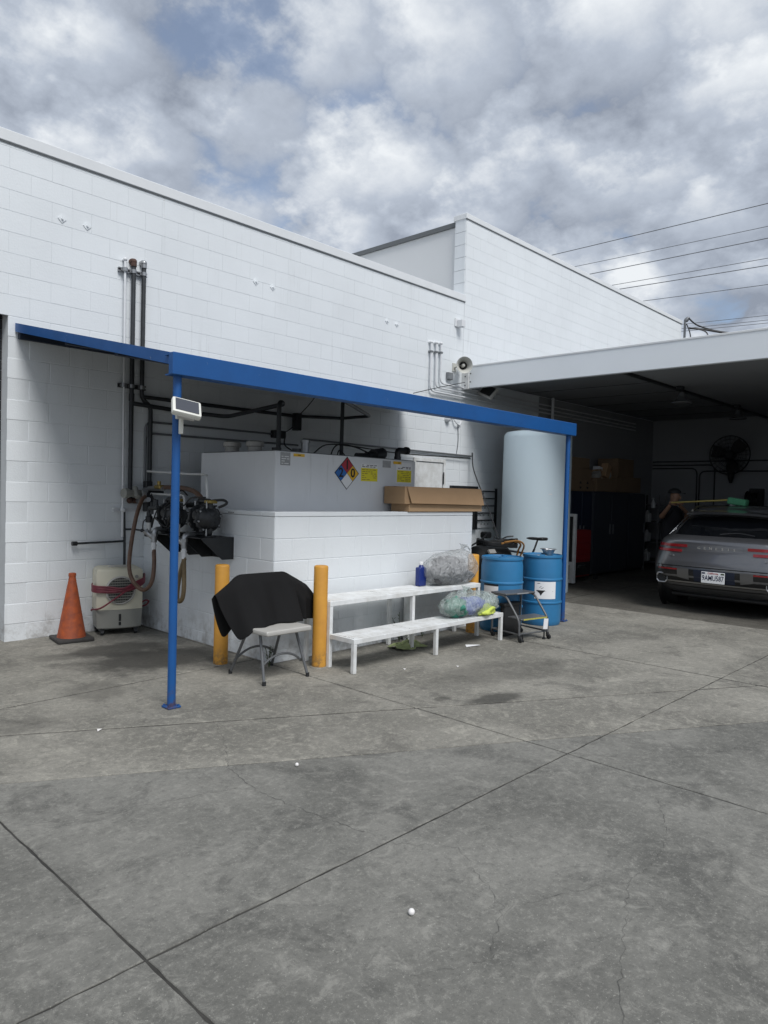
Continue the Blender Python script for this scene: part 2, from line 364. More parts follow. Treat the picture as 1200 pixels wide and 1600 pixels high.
# ------------------------------------------------------------------ mesh building
ORI = {}
class MB:
    def __init__(s): s.v = []; s.f = []
    def add(s, vs, fs):
        o = len(s.v); s.v += [tuple(v) for v in vs]; s.f += [tuple(i + o for i in f) for f in fs]; return s
    def bm(s, b):
        b.verts.index_update(); o = len(s.v)
        s.v += [tuple(v.co) for v in b.verts]; s.f += [tuple(v.index + o for v in f.verts) for f in b.faces]; b.free(); return s
    def box(s, a, c, bev=0.0, seg=1, rot=None, piv=None):
        b = bmesh.new(); bmesh.ops.create_cube(b, size=1)
        a = Vector(a); c = Vector(c); ctr = (a + c) / 2; d = c - a
        for v in b.verts: v.co = Vector((v.co.x * d.x, v.co.y * d.y, v.co.z * d.z)) + ctr
        if bev: bmesh.ops.bevel(b, geom=b.edges[:], offset=bev, segments=seg, affect='EDGES', profile=0.6)
        if rot is not None:
            pv = Vector(piv) if piv else ctr
            for v in b.verts: v.co = rot @ (v.co - pv) + pv
        return s.bm(b)
    def lathe(s, org, axis, prof, n=24, close=True):
        org = Vector(org); ax = Vector(axis).normalized()
        t = Vector((0, 0, 1)) if abs(ax.z) < 0.9 else Vector((1, 0, 0))
        e1 = ax.cross(t).normalized(); e2 = ax.cross(e1)
        vs = []; fs = []
        for r, h in prof:
            for i in range(n):
                a = 2 * math.pi * i / n
                vs.append(org + ax * h + (e1 * math.cos(a) + e2 * math.sin(a)) * r)
        for j in range(len(prof) - 1):
            for i in range(n):
                i2 = (i + 1) % n
                fs.append((j * n + i, j * n + i2, (j + 1) * n + i2, (j + 1) * n + i))
        if close:
            fs.append(tuple(range(n - 1, -1, -1))); fs.append(tuple(range((len(prof) - 1) * n, len(prof) * n)))
        return s.add(vs, fs)
    def cyl(s, p0, p1, r, r1=None, n=14):
        p0 = Vector(p0); p1 = Vector(p1); d = (p1 - p0)
        return s.lathe(p0, d, [(r, 0), (r if r1 is None else r1, d.length)], n)
    def tube(s, pts, r, n=8, sub=6, smooth=True):
        P = [Vector(p) for p in pts]
        if smooth and len(P) > 2:
            Q = []
            for i in range(len(P) - 1):
                a = P[max(i - 1, 0)]; b = P[i]; c = P[i + 1]; d = P[min(i + 2, len(P) - 1)]
                for k in range(sub):
                    t = k / sub
                    Q.append(0.5 * ((2 * b) + (c - a) * t + (2 * a - 5 * b + 4 * c - d) * t * t + (3 * b - a - 3 * c + d) * t ** 3))
            Q.append(P[-1]); P = Q
        vs = []; fs = []; prev = None
        for i, p in enumerate(P):
            d = (P[min(i + 1, len(P) - 1)] - P[max(i - 1, 0)]).normalized()
            if prev is None:
                t = Vector((0, 0, 1)) if abs(d.z) < 0.9 else Vector((1, 0, 0)); e1 = d.cross(t).normalized()
            else:
                e1 = (prev - d * prev.dot(d)); e1 = e1.normalized() if e1.length > 1e-6 else d.orthogonal().normalized()
            prev = e1; e2 = d.cross(e1)
            rr = r(i / (len(P) - 1)) if callable(r) else r
            for k in range(n):
                a = 2 * math.pi * k / n; vs.append(p + (e1 * math.cos(a) + e2 * math.sin(a)) * rr)
        for j in range(len(P) - 1):
            for k in range(n):
                k2 = (k + 1) % n; fs.append((j * n + k, j * n + k2, (j + 1) * n + k2, (j + 1) * n + k))
        fs.append(tuple(range(n - 1, -1, -1))); fs.append(tuple(range((len(P) - 1) * n, len(P) * n)))
        return s.add(vs, fs)
    def bent(s, pts, r, n=10, bend=0.06):
        """pipe with rounded elbows"""
        P = [Vector(p) for p in pts]; Q = [P[0]]
        for i in range(1, len(P) - 1):
            a = (P[i - 1] - P[i]); b = (P[i + 1] - P[i]); q = min(bend, a.length * 0.45, b.length * 0.45)
            a = P[i] + a.normalized() * q; b = P[i] + b.normalized() * q
            for k in range(6):
                t = k / 5; Q.append(a * (1 - t) ** 2 + P[i] * 2 * t * (1 - t) + b * t * t)
        Q.append(P[-1]); return s.tube(Q, r, n, smooth=False)
    def prism(s, pts, off):
        n = len(pts); off = Vector(off); vs = [Vector(p) for p in pts] + [Vector(p) + off for p in pts]
        fs = [tuple(range(n)), tuple(range(2 * n - 1, n - 1, -1))] + [(i, i + n, (i + 1) % n + n, (i + 1) % n) for i in range(n)]
        return s.add(vs, fs)
    def ball(s, c, r, sub=2, sc=(1, 1, 1), fn=None):
        b = bmesh.new(); bmesh.ops.create_icosphere(b, subdivisions=sub, radius=1)
        c = Vector(c)
        for v in b.verts:
            k = fn(v.co) if fn else 1.0
            v.co = c + Vector((v.co.x * r * sc[0], v.co.y * r * sc[1], v.co.z * r * sc[2])) * k
        return s.bm(b)
    def build(s, name, m, parent=None, ang=35, org=None):
        o3 = ORI[parent.name] if parent is not None else Vector(org or (0, 0, 0))
        me = bpy.data.meshes.new(name)
        me.from_pydata([tuple(Vector(v) - o3) for v in s.v], [], s.f)
        b = bmesh.new(); b.from_mesh(me); bmesh.ops.recalc_face_normals(b, faces=b.faces[:]); b.to_mesh(me); b.free()
        if ang: me.shade_smooth(); me.set_sharp_from_angle(angle=R(ang))
        me.materials.append(M[m] if isinstance(m, str) else m)
        o = bpy.data.objects.new(name, me); COL.objects.link(o)
        if parent is not None: o.parent = parent
        else: o.location = o3
        ORI[o.name] = o3
        return o

def tag(o, label=None, cat=None, group=None, kind=None):
    if label: o['label'] = label
    if cat: o['category'] = cat
    if group: o['group'] = group
    if kind: o['kind'] = kind
    return o
def thing(name, label, cat, loc=(0, 0, 0), group=None):
    o = bpy.data.objects.new(name, None); o.empty_display_size = 0.2
    COL.objects.link(o); o.location = loc; ORI[o.name] = Vector(loc)
    return tag(o, label, cat, group)
def copy_tree(o, loc=None, parent=None):
    c = o.copy(); COL.objects.link(c); c.parent = parent
    if loc is not None: c.location = loc
    ORI[c.name] = Vector(c.location) if parent is None else ORI[parent.name]
    for ch in list(o.children): copy_tree(ch, None, c)
    return c
def text(s, size, loc, xd, yd, m, parent, name='lettering', depth=0.0008, align='CENTER', sx=1.0, bold=0.0):
    cu = bpy.data.curves.new('txt', 'FONT'); cu.body = s; cu.size = size
    cu.align_x = align; cu.align_y = 'CENTER'; cu.extrude = depth; cu.resolution_u = 2; cu.offset = bold
    to = bpy.data.objects.new('txt', cu); COL.objects.link(to)
    bpy.context.view_layer.update()
    me = bpy.data.meshes.new_from_object(to)
    bpy.data.objects.remove(to); bpy.data.curves.remove(cu)
    xd = Vector(xd); yd = Vector(yd); zd = xd.cross(yd); loc = Vector(loc) - ORI[parent.name]
    for v in me.vertices: v.co = loc + xd * v.co.x * sx + yd * v.co.y + zd * v.co.z
    me.name = name; me.materials.clear(); me.materials.append(M[m])
    o = bpy.data.objects.new(name, me); COL.objects.link(o); o.parent = parent
    ORI[o.name] = ORI[parent.name]
    return o

# ------------------------------------------------------------------ ground
YW = 7.55
ground = MB().add([(-300, -300, -0.0055), (400, -300, -0.0055), (400, 400, -0.0055), (-300, 400, -0.0055)], [(0, 1, 2, 3)]).build('ground', 'joint_dirt', ang=0)
tag(ground, kind='structure')
far_ground = MB()
for (x0, y0, x1, y1) in ((-300, -300, 400, -6.0), (-300, -6.0, -6.0, 400), (19.6, -6.0, 400, 400), (-6.0, 14, 19.6, 400)):
    far_ground.add([(x0, y0, -0.0015), (x1, y0, -0.0015), (x1, y1, -0.0015), (x0, y1, -0.0015)], [(0, 1, 2, 3)])
far_ground.build('outer_pavement', 'conc_grey', ground, ang=0)
def clip(poly, p, nrm, d):
    """keep the side where (x-p).n >= d"""
    out = []
    for i in range(len(poly)):
        a = poly[i]; b = poly[(i + 1) % len(poly)]
        da = (a[0] - p[0]) * nrm[0] + (a[1] - p[1]) * nrm[1] - d; db = (b[0] - p[0]) * nrm[0] + (b[1] - p[1]) * nrm[1] - d
        if da >= 0: out.append(a)
        if (da >= 0) != (db >= 0):
            t = da / (da - db); out.append((a[0] + (b[0] - a[0]) * t, a[1] + (b[1] - a[1]) * t))
    return out
def area(p): return abs(sum(p[i][0] * p[(i + 1) % len(p)][1] - p[(i + 1) % len(p)][0] * p[i][1] for i in range(len(p)))) / 2
slabs = [[(-6, -6), (19.6, -6), (19.6, 14), (-6, 14)]]
def cut(p, q, gap, cond=None):
    global slabs
    d = Vector((q[0] - p[0], q[1] - p[1])).normalized(); n = (-d.y, d.x); res = []
    for s in slabs:
        c = (sum(a[0] for a in s) / len(s), sum(a[1] for a in s) / len(s))
        if cond and not cond(c): res.append(s); continue
        for sg in (1, -1):
            k = clip(s, p, (n[0] * sg, n[1] * sg), gap / 2)
            if len(k) > 2 and area(k) > 0.01: res.append(k)
    slabs = res
SW1 = ((1.33, 3.98), (5.67, 1.49)); SW2 = ((1.58, 4.75), (6.80, 1.80))
cut(*SW1, 0.011); cut(*SW2, 0.024)
for x, w_ in ((-4.4, .012), (-1.6, .012), (1.18, .011), (3.98, .014), (6.72, .028), (9.75, .03), (12.4, .03), (15.2, .03)): cut((x, 0), (x, 1), w_)
cut((0, 2.16), (1, 2.16), 0.011)
cut((0, -0.9), (1, -0.9), 0.012); cut((0, -3.9), (1, -3.9), 0.012)
cut((0, 5.27), (1, 5.30), 0.026, lambda c: c[0] < 4 or c[0] > 9); cut((0, 8.4), (1, 8.4), 0.01)
def side(c, L): return (L[1][0] - L[0][0]) * (c[1] - L[0][1]) - (L[1][1] - L[0][1]) * (c[0] - L[0][0])
for s in slabs:
    c = (sum(a[0] for a in s) / len(s), sum(a[1] for a in s) / len(s))
    near = side(c, SW1) < 0
    h = random.uniform(-0.0015, 0.0015); b = 0.004
    # inset top so that the joint edge is slightly rounded off
    cx, cy = c
    top = [(x + (cx - x) * b / max(0.2, math.hypot(x - cx, y - cy)), y + (cy - y) * b / max(0.2, math.hypot(x - cx, y - cy))) for x, y in s]
    def rag(poly):
        out = []
        for i in range(len(poly)):
            p = Vector((*poly[i], 0)); q = Vector((*poly[(i + 1) % len(poly)], 0)); L_ = (q - p).length; k = min(60, max(1, int(L_ / 0.06))); nr = Vector((-(q - p).y, (q - p).x, 0)).normalized()
            for j in range(k):
                r_ = p.lerp(q, j / k) + (nr * random.gauss(0, 0.0018) if j else Vector()); out.append((r_.x, r_.y))
        return out
    if max(abs(x) for x, y in s) < 19 or True:
        s = rag(s)
        top = [(x + (cx - x) * b / max(0.2, math.hypot(x - cx, y - cy)), y + (cy - y) * b / max(0.2, math.hypot(x - cx, y - cy))) for x, y in s]
    n = len(s)
    mb = MB().add([(x, y, -0.034) for x, y in s] + [(x, y, h - 0.003) for x, y in s] + [(x, y, h) for x, y in top],
                  [(i, (i + 1) % n, (i + 1) % n + n, i + n) for i in range(n)] + [(i + n, (i + 1) % n + n, (i + 1) % n + 2 * n, i + 2 * n) for i in range(n)] + [tuple(range(2 * n, 3 * n))])
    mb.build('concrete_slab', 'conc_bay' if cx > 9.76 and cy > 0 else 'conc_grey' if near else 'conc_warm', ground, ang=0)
# hairline cracks, each a thin ragged groove line
def crack(pts, w):
    Q = []
    for i in range(len(pts) - 1):
        a = Vector((*pts[i], 0)); b = Vector((*pts[i + 1], 0)); L = (b - a).length; n = max(2, int(L / 0.025)); pn = Vector((-(b - a).y, (b - a).x, 0)).normalized()
        for k in range(n):
            Q.append(a.lerp(b, k / n) + pn * random.uniform(-0.012, 0.012))
    Q.append(Vector((*pts[-1], 0))); vs = []; fs = []
    for i, p in enumerate(Q):
        d = (Q[min(i + 1, len(Q) - 1)] - Q[max(i - 1, 0)]).normalized(); nn = Vector((-d.y, d.x, 0)); ww = w * random.uniform(0.15, 0.85)
        vs += [(p + nn * ww / 2)[:2] + (0.0022,), (p - nn * ww / 2)[:2] + (0.0022,)]
        if i: fs.append((2 * i - 2, 2 * i - 1, 2 * i + 1, 2 * i))
    MB().add(vs, fs).build('crack', 'crack', ground, ang=0)
crack([(2.70, 4.09), (2.55, 3.75), (2.32, 3.37), (2.25, 3.01), (2.30, 2.56), (2.36, 2.17)], 0.0035)
crack([(2.34, 2.16), (2.55, 1.9), (2.3, 1.5), (2.0, 1.35), (1.75, 1.5)], 0.0022)
crack([(3.72, 1.48), (3.39, 1.31), (3.13, 1.23), (2.82, 1.24), (2.62, 1.36), (2.40, 1.45)], 0.0024)
crack([(2.82, 1.24), (2.5, 1.1), (2.2, 0.98), (1.9, 0.80)], 0.0025)
crack([(4.0, 2.14), (4.2, 1.85), (4.5, 1.6), (4.9, 1.45)], 0.003)
crack([(1.25, 3.4), (1.7, 3.25), (2.2, 3.1)], 0.0028)
crack([(5.3, 2.2), (5.25, 1.95), (5.35, 1.75)], 0.003)
crack([(4.15, 2.05), (3.95, 1.6), (4.3, 1.2)], 0.0025)
crack([(0.2, 1.9), (0.6, 1.5), (1.1, 1.2)], 0.0025)

# ------------------------------------------------------------------ block walls
CH, CW, JT = 0.2032, 0.4064, 0.006
def block_mesh(c):
    hw, hh, t = (CW - JT) / 2, (CH - JT) / 2, 0.02
    o = [(-hw, -hh), (hw, -hh), (hw, hh), (-hw, hh)]; i = [(-hw + c, -hh + c), (hw - c, -hh + c), (hw - c, hh - c), (-hw + c, hh - c)]
    vs = [(x, 0.0, z) for x, z in i] + [(x, c * 0.8, z) for x, z in o] + [(x, t, z) for x, z in o]
    fs = [(0, 1, 2, 3)] + [(a, a + 4, (a + 1) % 4 + 4, (a + 1) % 4) for a in range(4)] + [(a + 4, a + 8, (a + 1) % 4 + 8, (a + 1) % 4 + 4) for a in range(4)]
    return vs, fs
def block_data(c):
    BV, BF = block_mesh(c)
    me = bpy.data.meshes.new('block'); me.from_pydata(BV, [], BF); me.materials.append(M['wall'])
    b_ = bmesh.new(); b_.from_mesh(me); b_.faces.ensure_lookup_table(); bmesh.ops.recalc_face_normals(b_, faces=b_.faces[:])
    if b_.faces[0].normal.y > 0: bmesh.ops.reverse_faces(b_, faces=b_.faces[:])
    b_.to_mesh(me); b_.free()
    return BV, BF, me
CRISP, FLUSH = block_data(0.003), block_data(0.0011)      # tooled joints low down, joints filled flush with paint higher up
def hidden(p):
    d = p - CP
    for yy, x0, x1, zt in ((5.15, 4.0, 6.98, 1.38), (5.45, 4.22, 6.25, 1.95)):
        t = yy / d.y
        if t < 1 and x0 < d.x * t < x1 and 1.58 + d.z * t < zt: return True
    return False
def lay_blocks(parent, face, plane, u0, u1, z0, z1, zoff, limit, skip=None, flush_z=99):
    """face 'Y': wall looks to -Y, u is X; face 'X': wall looks to -X, u is Y"""
    items = []
    k = math.floor((z0 - zoff) / CH) - 1
    while zoff + k * CH < z1:
        za, zb = max(z0, zoff + k * CH), min(z1, zoff + (k + 1) * CH)
        if zb - za > 0.03:
            u = u0 - (CW / 2 if k % 2 else 0) - CW
            while u < u1:
                a, b = max(u, u0), min(u + CW, u1)
                if b - a > 0.05 and not (skip and skip((a + b) / 2, (za + zb) / 2)):
                    items.append((a, b, za, zb))
                u += CW
        k += 1
    def key(it):
        a, b, za, zb = it; u = (a + b) / 2; z = (za + zb) / 2
        p = Vector((u, plane, z)) if face == 'Y' else Vector((plane, u, z)); d = p - CP; w = d.dot(CF)
        if w < 0.3: return 0
        x = d.dot(CR) / w * 1115.6; y = d.dot(CD) / w * 1115.6
        if abs(x) > 610 or abs(y) > 800 or hidden(p): return 0
        return (b - a) * (zb - za) / d.length ** 2
    items.sort(key=key, reverse=True)
    rest = MB()
    for i, (a, b, za, zb) in enumerate(items):
        BV, BF, bme = FLUSH if za > flush_z else CRISP; jv = 0.0012 if za > flush_z else JT; jh = 0.0028 if za > flush_z else JT; sx = (b - a - jv) / (CW - JT); sz = (zb - za - jh) / (CH - JT); u = (a + b) / 2; z = (za + zb) / 2; pr = random.uniform(-0.0006, 0.0006)
        if i < limit and key(items[i]) > 0:
            o = bpy.data.objects.new('block', bme); COL.objects.link(o); o.parent = parent
            if face == 'Y': o.location = Vector((u, plane + pr, z)) - ORI[parent.name]
            else: o.location = Vector((plane + pr, u, z)) - ORI[parent.name]; o.rotation_euler = (0, 0, -math.pi / 2)
            o.scale = (sx, 1, sz)
        else:
            vv = [(x * sx, y + pr, zz * sz) for x, y, zz in BV]
            rest.add([(u + x, plane + y, z + zz) if face == 'Y' else (plane + y, u - x, z + zz) for x, y, zz in vv], BF)
    if rest.v: tag(rest.build('far_blocks', 'wall', parent, ang=0), kind='stuff')

# low building ------------------------------------------------------
low = thing('low_building', 'long low white painted block building with metal coping behind blue canopy', 'building', (5, 7.6, 0))
core = MB()
g = 0.0032
core.box((2.54, YW + g, -0.03), (9.82, YW + 0.2, 4.90))
core.box((-0.6, YW + g, 3.31), (2.54, YW + 0.2, 4.90))
core.box((-6, YW + g, -0.03), (-0.6, YW + 0.2, 4.90))
wall1 = core.build('wall', 'joint', low, ang=0)
lay_blocks(wall1, 'Y', YW, -6.0, 9.815, 0.0, 4.90, 0.17, 300, lambda u, z: -0.6 < u < 2.54 and z < 3.31, 3.1)
MB().box((-6, 7.75, 3.9), (9.8, 16, 4.1)).build('roof', 'white_panel', low, ang=0)
MB().box((-6, YW - 0.018, 4.885), (9.84, YW + 0.26, 5.0), 0.006).build('coping', 'coping', low, ang=0)
MB().box((-6, YW - 0.010, 4.872), (9.83, YW + 0.004, 4.886)).build('drip_edge', 'darktrim', low, ang=0)
# recessed roller door at the far left
jb = MB(); jb.box((2.30, YW + 0.2, -0.02), (2.545, YW + 0.42, 3.315)); jb.box((-0.6, YW + 0.2, 3.30), (2.30, YW + 0.42, 3.5)); jb.build('door_jamb', 'wall', low, ang=0)
dr = MB()
for i in range(33): dr.box((-0.59, YW + 0.16, 0.0 + i * 0.1), (2.536, YW + 0.175, 0.095 + i * 0.1), 0.004)
dr.build('roller_door', 'blackmetal', low, ang=0)
# painted anchor plates on the wall
for (x, z) in ((3.04, 4.30), (3.30, 4.30), (5.47, 4.22), (5.74, 4.21), (7.91, 4.19), (8.13, 4.18)):
    a = MB(); q = 0.043
    a.prism([(x - q, YW, z), (x, YW, z - q), (x + q, YW, z), (x, YW, z + q)], (0, -0.007, 0)); a.cyl((x, YW - 0.007, z), (x, YW - 0.022, z), 0.011, n=6)
    o = a.build('anchor_plate', 'wall', low)
# plain wall door behind the fuel tank
dw = MB().box((8.66, YW - 0.022, 0.02), (9.33, YW - 0.008, 2.09), 0.004).build('door', 'whitepaint', low, ang=0)
fr = MB(); fr.box((9.345, YW - 0.035, 0), (9.40, YW - 0.002, 2.16), 0.004); fr.box((8.59, YW - 0.035, 2.105), (9.3445, YW - 0.002, 2.16), 0.004); fr.box((8.59, YW - 0.035, 0), (8.645, YW - 0.002, 2.1045), 0.004)
fr.build('door_frame', 'whitepaint', low, ang=0)
MB().box((9.325, YW - 0.045, 1.75), (9.35, YW - 0.036, 1.95), 0.003).build('door_hinge', 'blackmetal', low)

# tall building ------------------------------------------------------
tall = thing('tall_building', 'taller white block building with parapet joined to the low building', 'building', (14, 7.6, 0))
core = MB().box((9.823, YW + g, -0.03), (19.3, YW + 0.24, 6.30))
wall2 = core.build('wall', 'joint', tall, ang=0)
lay_blocks(wall2, 'Y', YW, 9.823, 19.3, 0.0, 6.30, 0.17, 300, None, 2.4)
for i in range(6):
    MB().box((9.805, YW + 0.005, 5.003 + i * 0.2166), (9.8225, YW + 0.238, 5.003 + i * 0.2166 + 0.211), 0.004).build('end_block', 'wall', wall2, ang=0)
sp = MB(); sp.box((9.87, YW + 0.24, 3.5), (9.97, 13.2, 6.22)); sp.build('side_panel', 'white_panel', tall, ang=0)
MB().box((9.83, YW + 0.26, 6.222), (10.1, 13.3, 6.30)).build('roof_edge_trim', 'darktrim', tall, ang=0)
MB().box((9.9, YW + 0.24, 6.0), (19.3, 13.2, 6.2)).build('roof', 'white_panel', tall, ang=0)
MB().box((9.79, YW - 0.018, 6.295), (19.33, YW + 0.27, 6.385), 0.006).build('coping', 'coping', tall, ang=0)
MB().box((9.80, YW - 0.010, 6.283), (19.32, YW + 0.004, 6.2945)).build('drip_edge', 'darktrim', tall, ang=0)
MB().box((19.1, YW + 0.24, 0), (19.3, 13.2, 6.2)).build('end_wall', 'white_panel', tall, ang=0)

# wash bay -----------------------------------------------------------
bay = thing('wash_bay', 'open wash bay with white fascia and dark interior beside the tall building', 'garage', (13.7, 4.2, 0))
MB().box((9.82, 0.8, 3.40), (9.90, 7.40, 3.77), 0.006).build('fascia', 'fascia', bay, ang=0)
MB().box((9.812, 0.8, 3.755), (9.93, 7.41, 3.785), 0.004).build('fascia_cap', 'coping', bay, ang=0)
MB().box((9.80, 7.4, 3.385), (9.90, 7.545, 3.76), 0.005).build('fascia_bracket', 'whitepaint', bay, ang=0)
bt = MB()
for (y, z) in ((7.47, 3.70), (7.47, 3.60), (7.47, 3.45), (7.36, 3.64), (7.36, 3.50)): bt.cyl((9.802, y, z), (9.792, y, z), 0.012, n=6)
bt.build('bolt', 'pipe', bay)
MB().box((9.90, 0.8, 3.56), (17.7, YW - 0.02, 3.76)).build('ceiling', 'bayceil', bay, ang=0)
MB().box((9.903, 0.8, 3.44), (17.7, 4.66, 3.558)).build('ceiling_soffit', 'bayceil', bay, ang=0)
MB().box((9.905, 4.665, 3.41), (17.69, 4.735, 3.557)).build('ceiling_beam', 'blackmetal', bay, ang=0)
MB().box((17.7, 0.6, -0.03), (17.9, YW - 0.004, 3.76)).build('back_wall', 'bay', bay, ang=0)
MB().box((9.91, 0.6, -0.03), (17.7, 0.8, 3.77)).build('right_wall', 'bay', bay, ang=0)
MB().box((12.3, YW - 0.02, -0.03), (17.698, YW - 0.003, 3.55)).build('left_wall_lining', 'bay', bay, ang=0)  # thin sheet over the block wall, coloured with the bay's shade grey
for i in range(6):
    MB().box((10.6 + i * 1.2, 4.745, 3.553), (10.605 + i * 1.2, YW - 0.03, 3.5595)).build('ceiling_seam', 'blackmetal', bay, ang=0)

# ------------------------------------------------------------------ containment enclosure
EX, EY = 4.0, 5.15
enc = thing('containment_wall', 'low white block enclosure around the fuel tank', 'wall', (5.5, 6.3, 0))
core = MB(); core.box((EX + g, EY + g, -0.03), (6.976, EY + 0.2, 1.333)); core.box((EX + g, EY + 0.2, -0.03), (EX + 0.2, YW, 1.333)); core.box((6.78, EY + 0.2, -0.03), (6.976, YW, 1.333))
ecore = core.build('wall', 'joint', enc, ang=0)
lay_blocks(ecore, 'Y', EY, EX, 6.98, 0.0, 1.335, 1.335 - 7 * CH, 200)
lay_blocks(ecore, 'X', EX, EY + 0.004, YW - 0.004, 0.0, 1.335, 1.335 - 7 * CH, 200)
cp = MB(); cp.box((EX - 0.001, EY - 0.001, 1.336), (6.982, EY + 0.2, 1.38), 0.006); cp.box((EX - 0.001, EY + 0.2005, 1.336), (EX + 0.2, YW - 0.002, 1.379), 0.006); cp.box((6.782, EY + 0.2005, 1.336), (6.982, YW - 0.002, 1.379), 0.006)
cp.build('cap', 'wall', enc, ang=0)
st = MB()
for i in range(3): st.box((3.9975, 5.79 + i * 0.035, 1.345), (3.999, 5.815 + i * 0.035, 1.357))
st.build('stamp_mark', 'greylabel', enc, ang=0)

# fuel tank
TY, TX = 5.45, 4.22
ft = thing('fuel_tank', 'white rectangular steel fuel tank with hazard diamond standing inside the block enclosure', 'tank', (5.2, 6.1, 0))
MB().box((TX, TY, 0.1), (6.25, 6.74, 1.955), 0.012, 2).build('shell', 'tankpaint', ft)
MB().box((TX + 0.02, TY + 0.02, 1.956), (6.23, 6.72, 1.962)).build('top_plate', 'darktrim', ft, ang=0)
for i, (x, y) in enumerate(((4.45, 6.50), (4.50, 6.16))):
    v = MB(); v.lathe((x, y, 1.955), (0, 0, 1), [(0.075, 0), (0.075, 0.07), (0.095, 0.075), (0.095, 0.12), (0.06, 0.135)], 20); v.build('vent_cap', 'ltgrey', ft)
mpy = MB(); mpy.cyl((4.62, 5.95, 1.955), (4.62, 5.95, 2.02), 0.05); mpy.build('fitting', 'blackmetal', ft); mpy = MB(); mpy.cyl((4.60, 5.6, 1.955), (4.60, 5.6, 2.0), 0.045); mpy.build('fitting', 'blackmetal', ft)
gv = MB(); gv.cyl((5.05, 6.0, 1.955), (5.05, 6.0, 2.10), 0.045); gv.cyl((5.05, 6.0, 2.10), (5.05, 6.0, 2.13), 0.055); gv.build('gauge', 'steel', ft)
fc = MB(); fc.cyl((5.72, 5.62, 2.0), (5.95, 5.70, 2.03), 0.065); fc.cyl((5.60, 5.60, 1.99), (5.72, 5.62, 2.0), 0.04); fc.cyl((5.40, 5.56, 1.975), (5.62, 5.60, 1.985), 0.03); fc.build('fill_cap', 'blackmetal', ft)
el = MB(); el.cyl((6.05, 5.55, 1.955), (6.05, 5.55, 2.0), 0.04); el.bent([(6.05, 5.55, 1.99), (6.05, 5.55, 2.07), (6.2, 5.56, 2.075)], 0.035, 12, 0.06); el.cyl((6.19, 5.56, 2.075), (6.23, 5.56, 2.075), 0.045); el.build('elbow_fitting', 'blackmetal', ft)
# hazard diamond: four coloured quarters
dz, dx, hx, hz = 1.775, 5.16, 0.168, 0.165
yy = TY - 0.001
MB().prism([(dx - hx - .008, yy, dz), (dx, yy, dz - hz - .008), (dx + hx + .008, yy, dz), (dx, yy, dz + hz + .008)], (0, -0.0015, 0)).build('hazard_diamond', 'ink', ft, ang=0)
for (ox, oz, mm) in ((0, .5, 'red_s'), (-.5, 0, 'blue_s'), (.5, 0, 'yellow_s'), (0, -.5, 'paper')):
    cx, cz = dx + ox * hx, dz + oz * hz; q = 0.485
    MB().prism([(cx - hx * q, yy - .0018, cz), (cx, yy - .0018, cz - hz * q), (cx + hx * q, yy - .0018, cz), (cx, yy - .0018, cz + hz * q)], (0, -0.0012, 0)).build('diamond_quarter', mm, ft, ang=0)
for (ch, ox, oz) in (('1', 0, .5), ('2', -.5, 0), ('0', .5, 0)):
    text(ch, 0.135, (dx + ox * hx, yy - .0045, dz + oz * hz), (1, 0, 0), (0, 0, 1), 'ink', ft, 'numeral', bold=0.003)
def label(x0, x1, z0, z1, m, nm, rows, y=None, head=None):
    y = TY - 0.001 if y is None else y
    o = MB().box((x0, y - 0.002, z0), (x1, y, z1)).build(nm, m, ft, ang=0)
    if rows:
        mb = MB(); n = rows
        for i in range(n):
            z = z1 - (i + 0.8) * (z1 - z0) / (n + 0.6); xa = x0 + 0.012
            while xa < x1 - 0.03:
                xb = min(xa + random.uniform(0.02, 0.06), x1 - 0.012)
                if random.random() < 0.75: mb.box((xa, y - 0.0028, z - 0.0035), (xb, y - 0.0021, z + 0.0035))
                xa = xb + 0.012
        mb.build('print_line', 'ink' if not head else head, o, ang=0)
    return o
label(5.37, 5.62, 1.70, 1.84, 'yellow_l', 'yellow_notice', 6, head='brass')
label(5.37, 5.62, 1.842, 1.885, 'paper', 'notice_header', 2)
label(5.92, 6.19, 1.69, 1.925, 'paper', 'notice_sheet', 0)
label(5.935, 6.175, 1.705, 1.84, 'yellow_l', 'yellow_notice', 6, y=TY - 0.0035, head='brass')
hd = label(5.935, 6.175, 1.85, 1.885, 'paper', 'notice_header', 2, y=TY - 0.0035)
label(5.70, 5.83, 1.86, 1.935, 'greylabel', 'data_plate', 0)
label(5.87, 6.0, 1.905, 1.935, 'yellow_s', 'warning_strip', 1, y=TY - 0.0055)
label(4.28, 4.40, 1.82, 1.945, 'greylabel', 'data_plate', 5, head='paper')
label(4.44, 4.58, 1.912, 1.94, 'yellow_s', 'warning_strip', 1)

# ------------------------------------------------------------------ blue canopy
can = thing('blue_canopy', 'blue steel lean-to canopy on two posts over the tank enclosure', 'canopy', (5.4, 6.0, 0))
MB().box((2.58, 4.50, 2.365), (8.25, 4.56, 2.52), 0.004).build('beam', 'blue', can, ang=0)
fl = MB(); fl.box((2.582, 4.561, 2.505), (8.248, 4.62, 2.518)); fl.box((2.59, 4.562, 2.366), (8.24, 4.62, 2.376)); fl.build('beam_flange', 'blue', can, ang=0)
y0, z0, y1, z1 = 4.565, 2.495, YW - 0.01, 3.125
def slope(x0, x1, dz0, dz1, ya=y0, yb=y1):
    f = lambda y: z0 + (y - y0) / (y1 - y0) * (z1 - z0)
    return [(x0, ya, f(ya) + dz0), (x0, yb, f(yb) + dz0), (x0, yb, f(yb) + dz1), (x0, ya, f(ya) + dz1)], (x1 - x0, 0, 0)
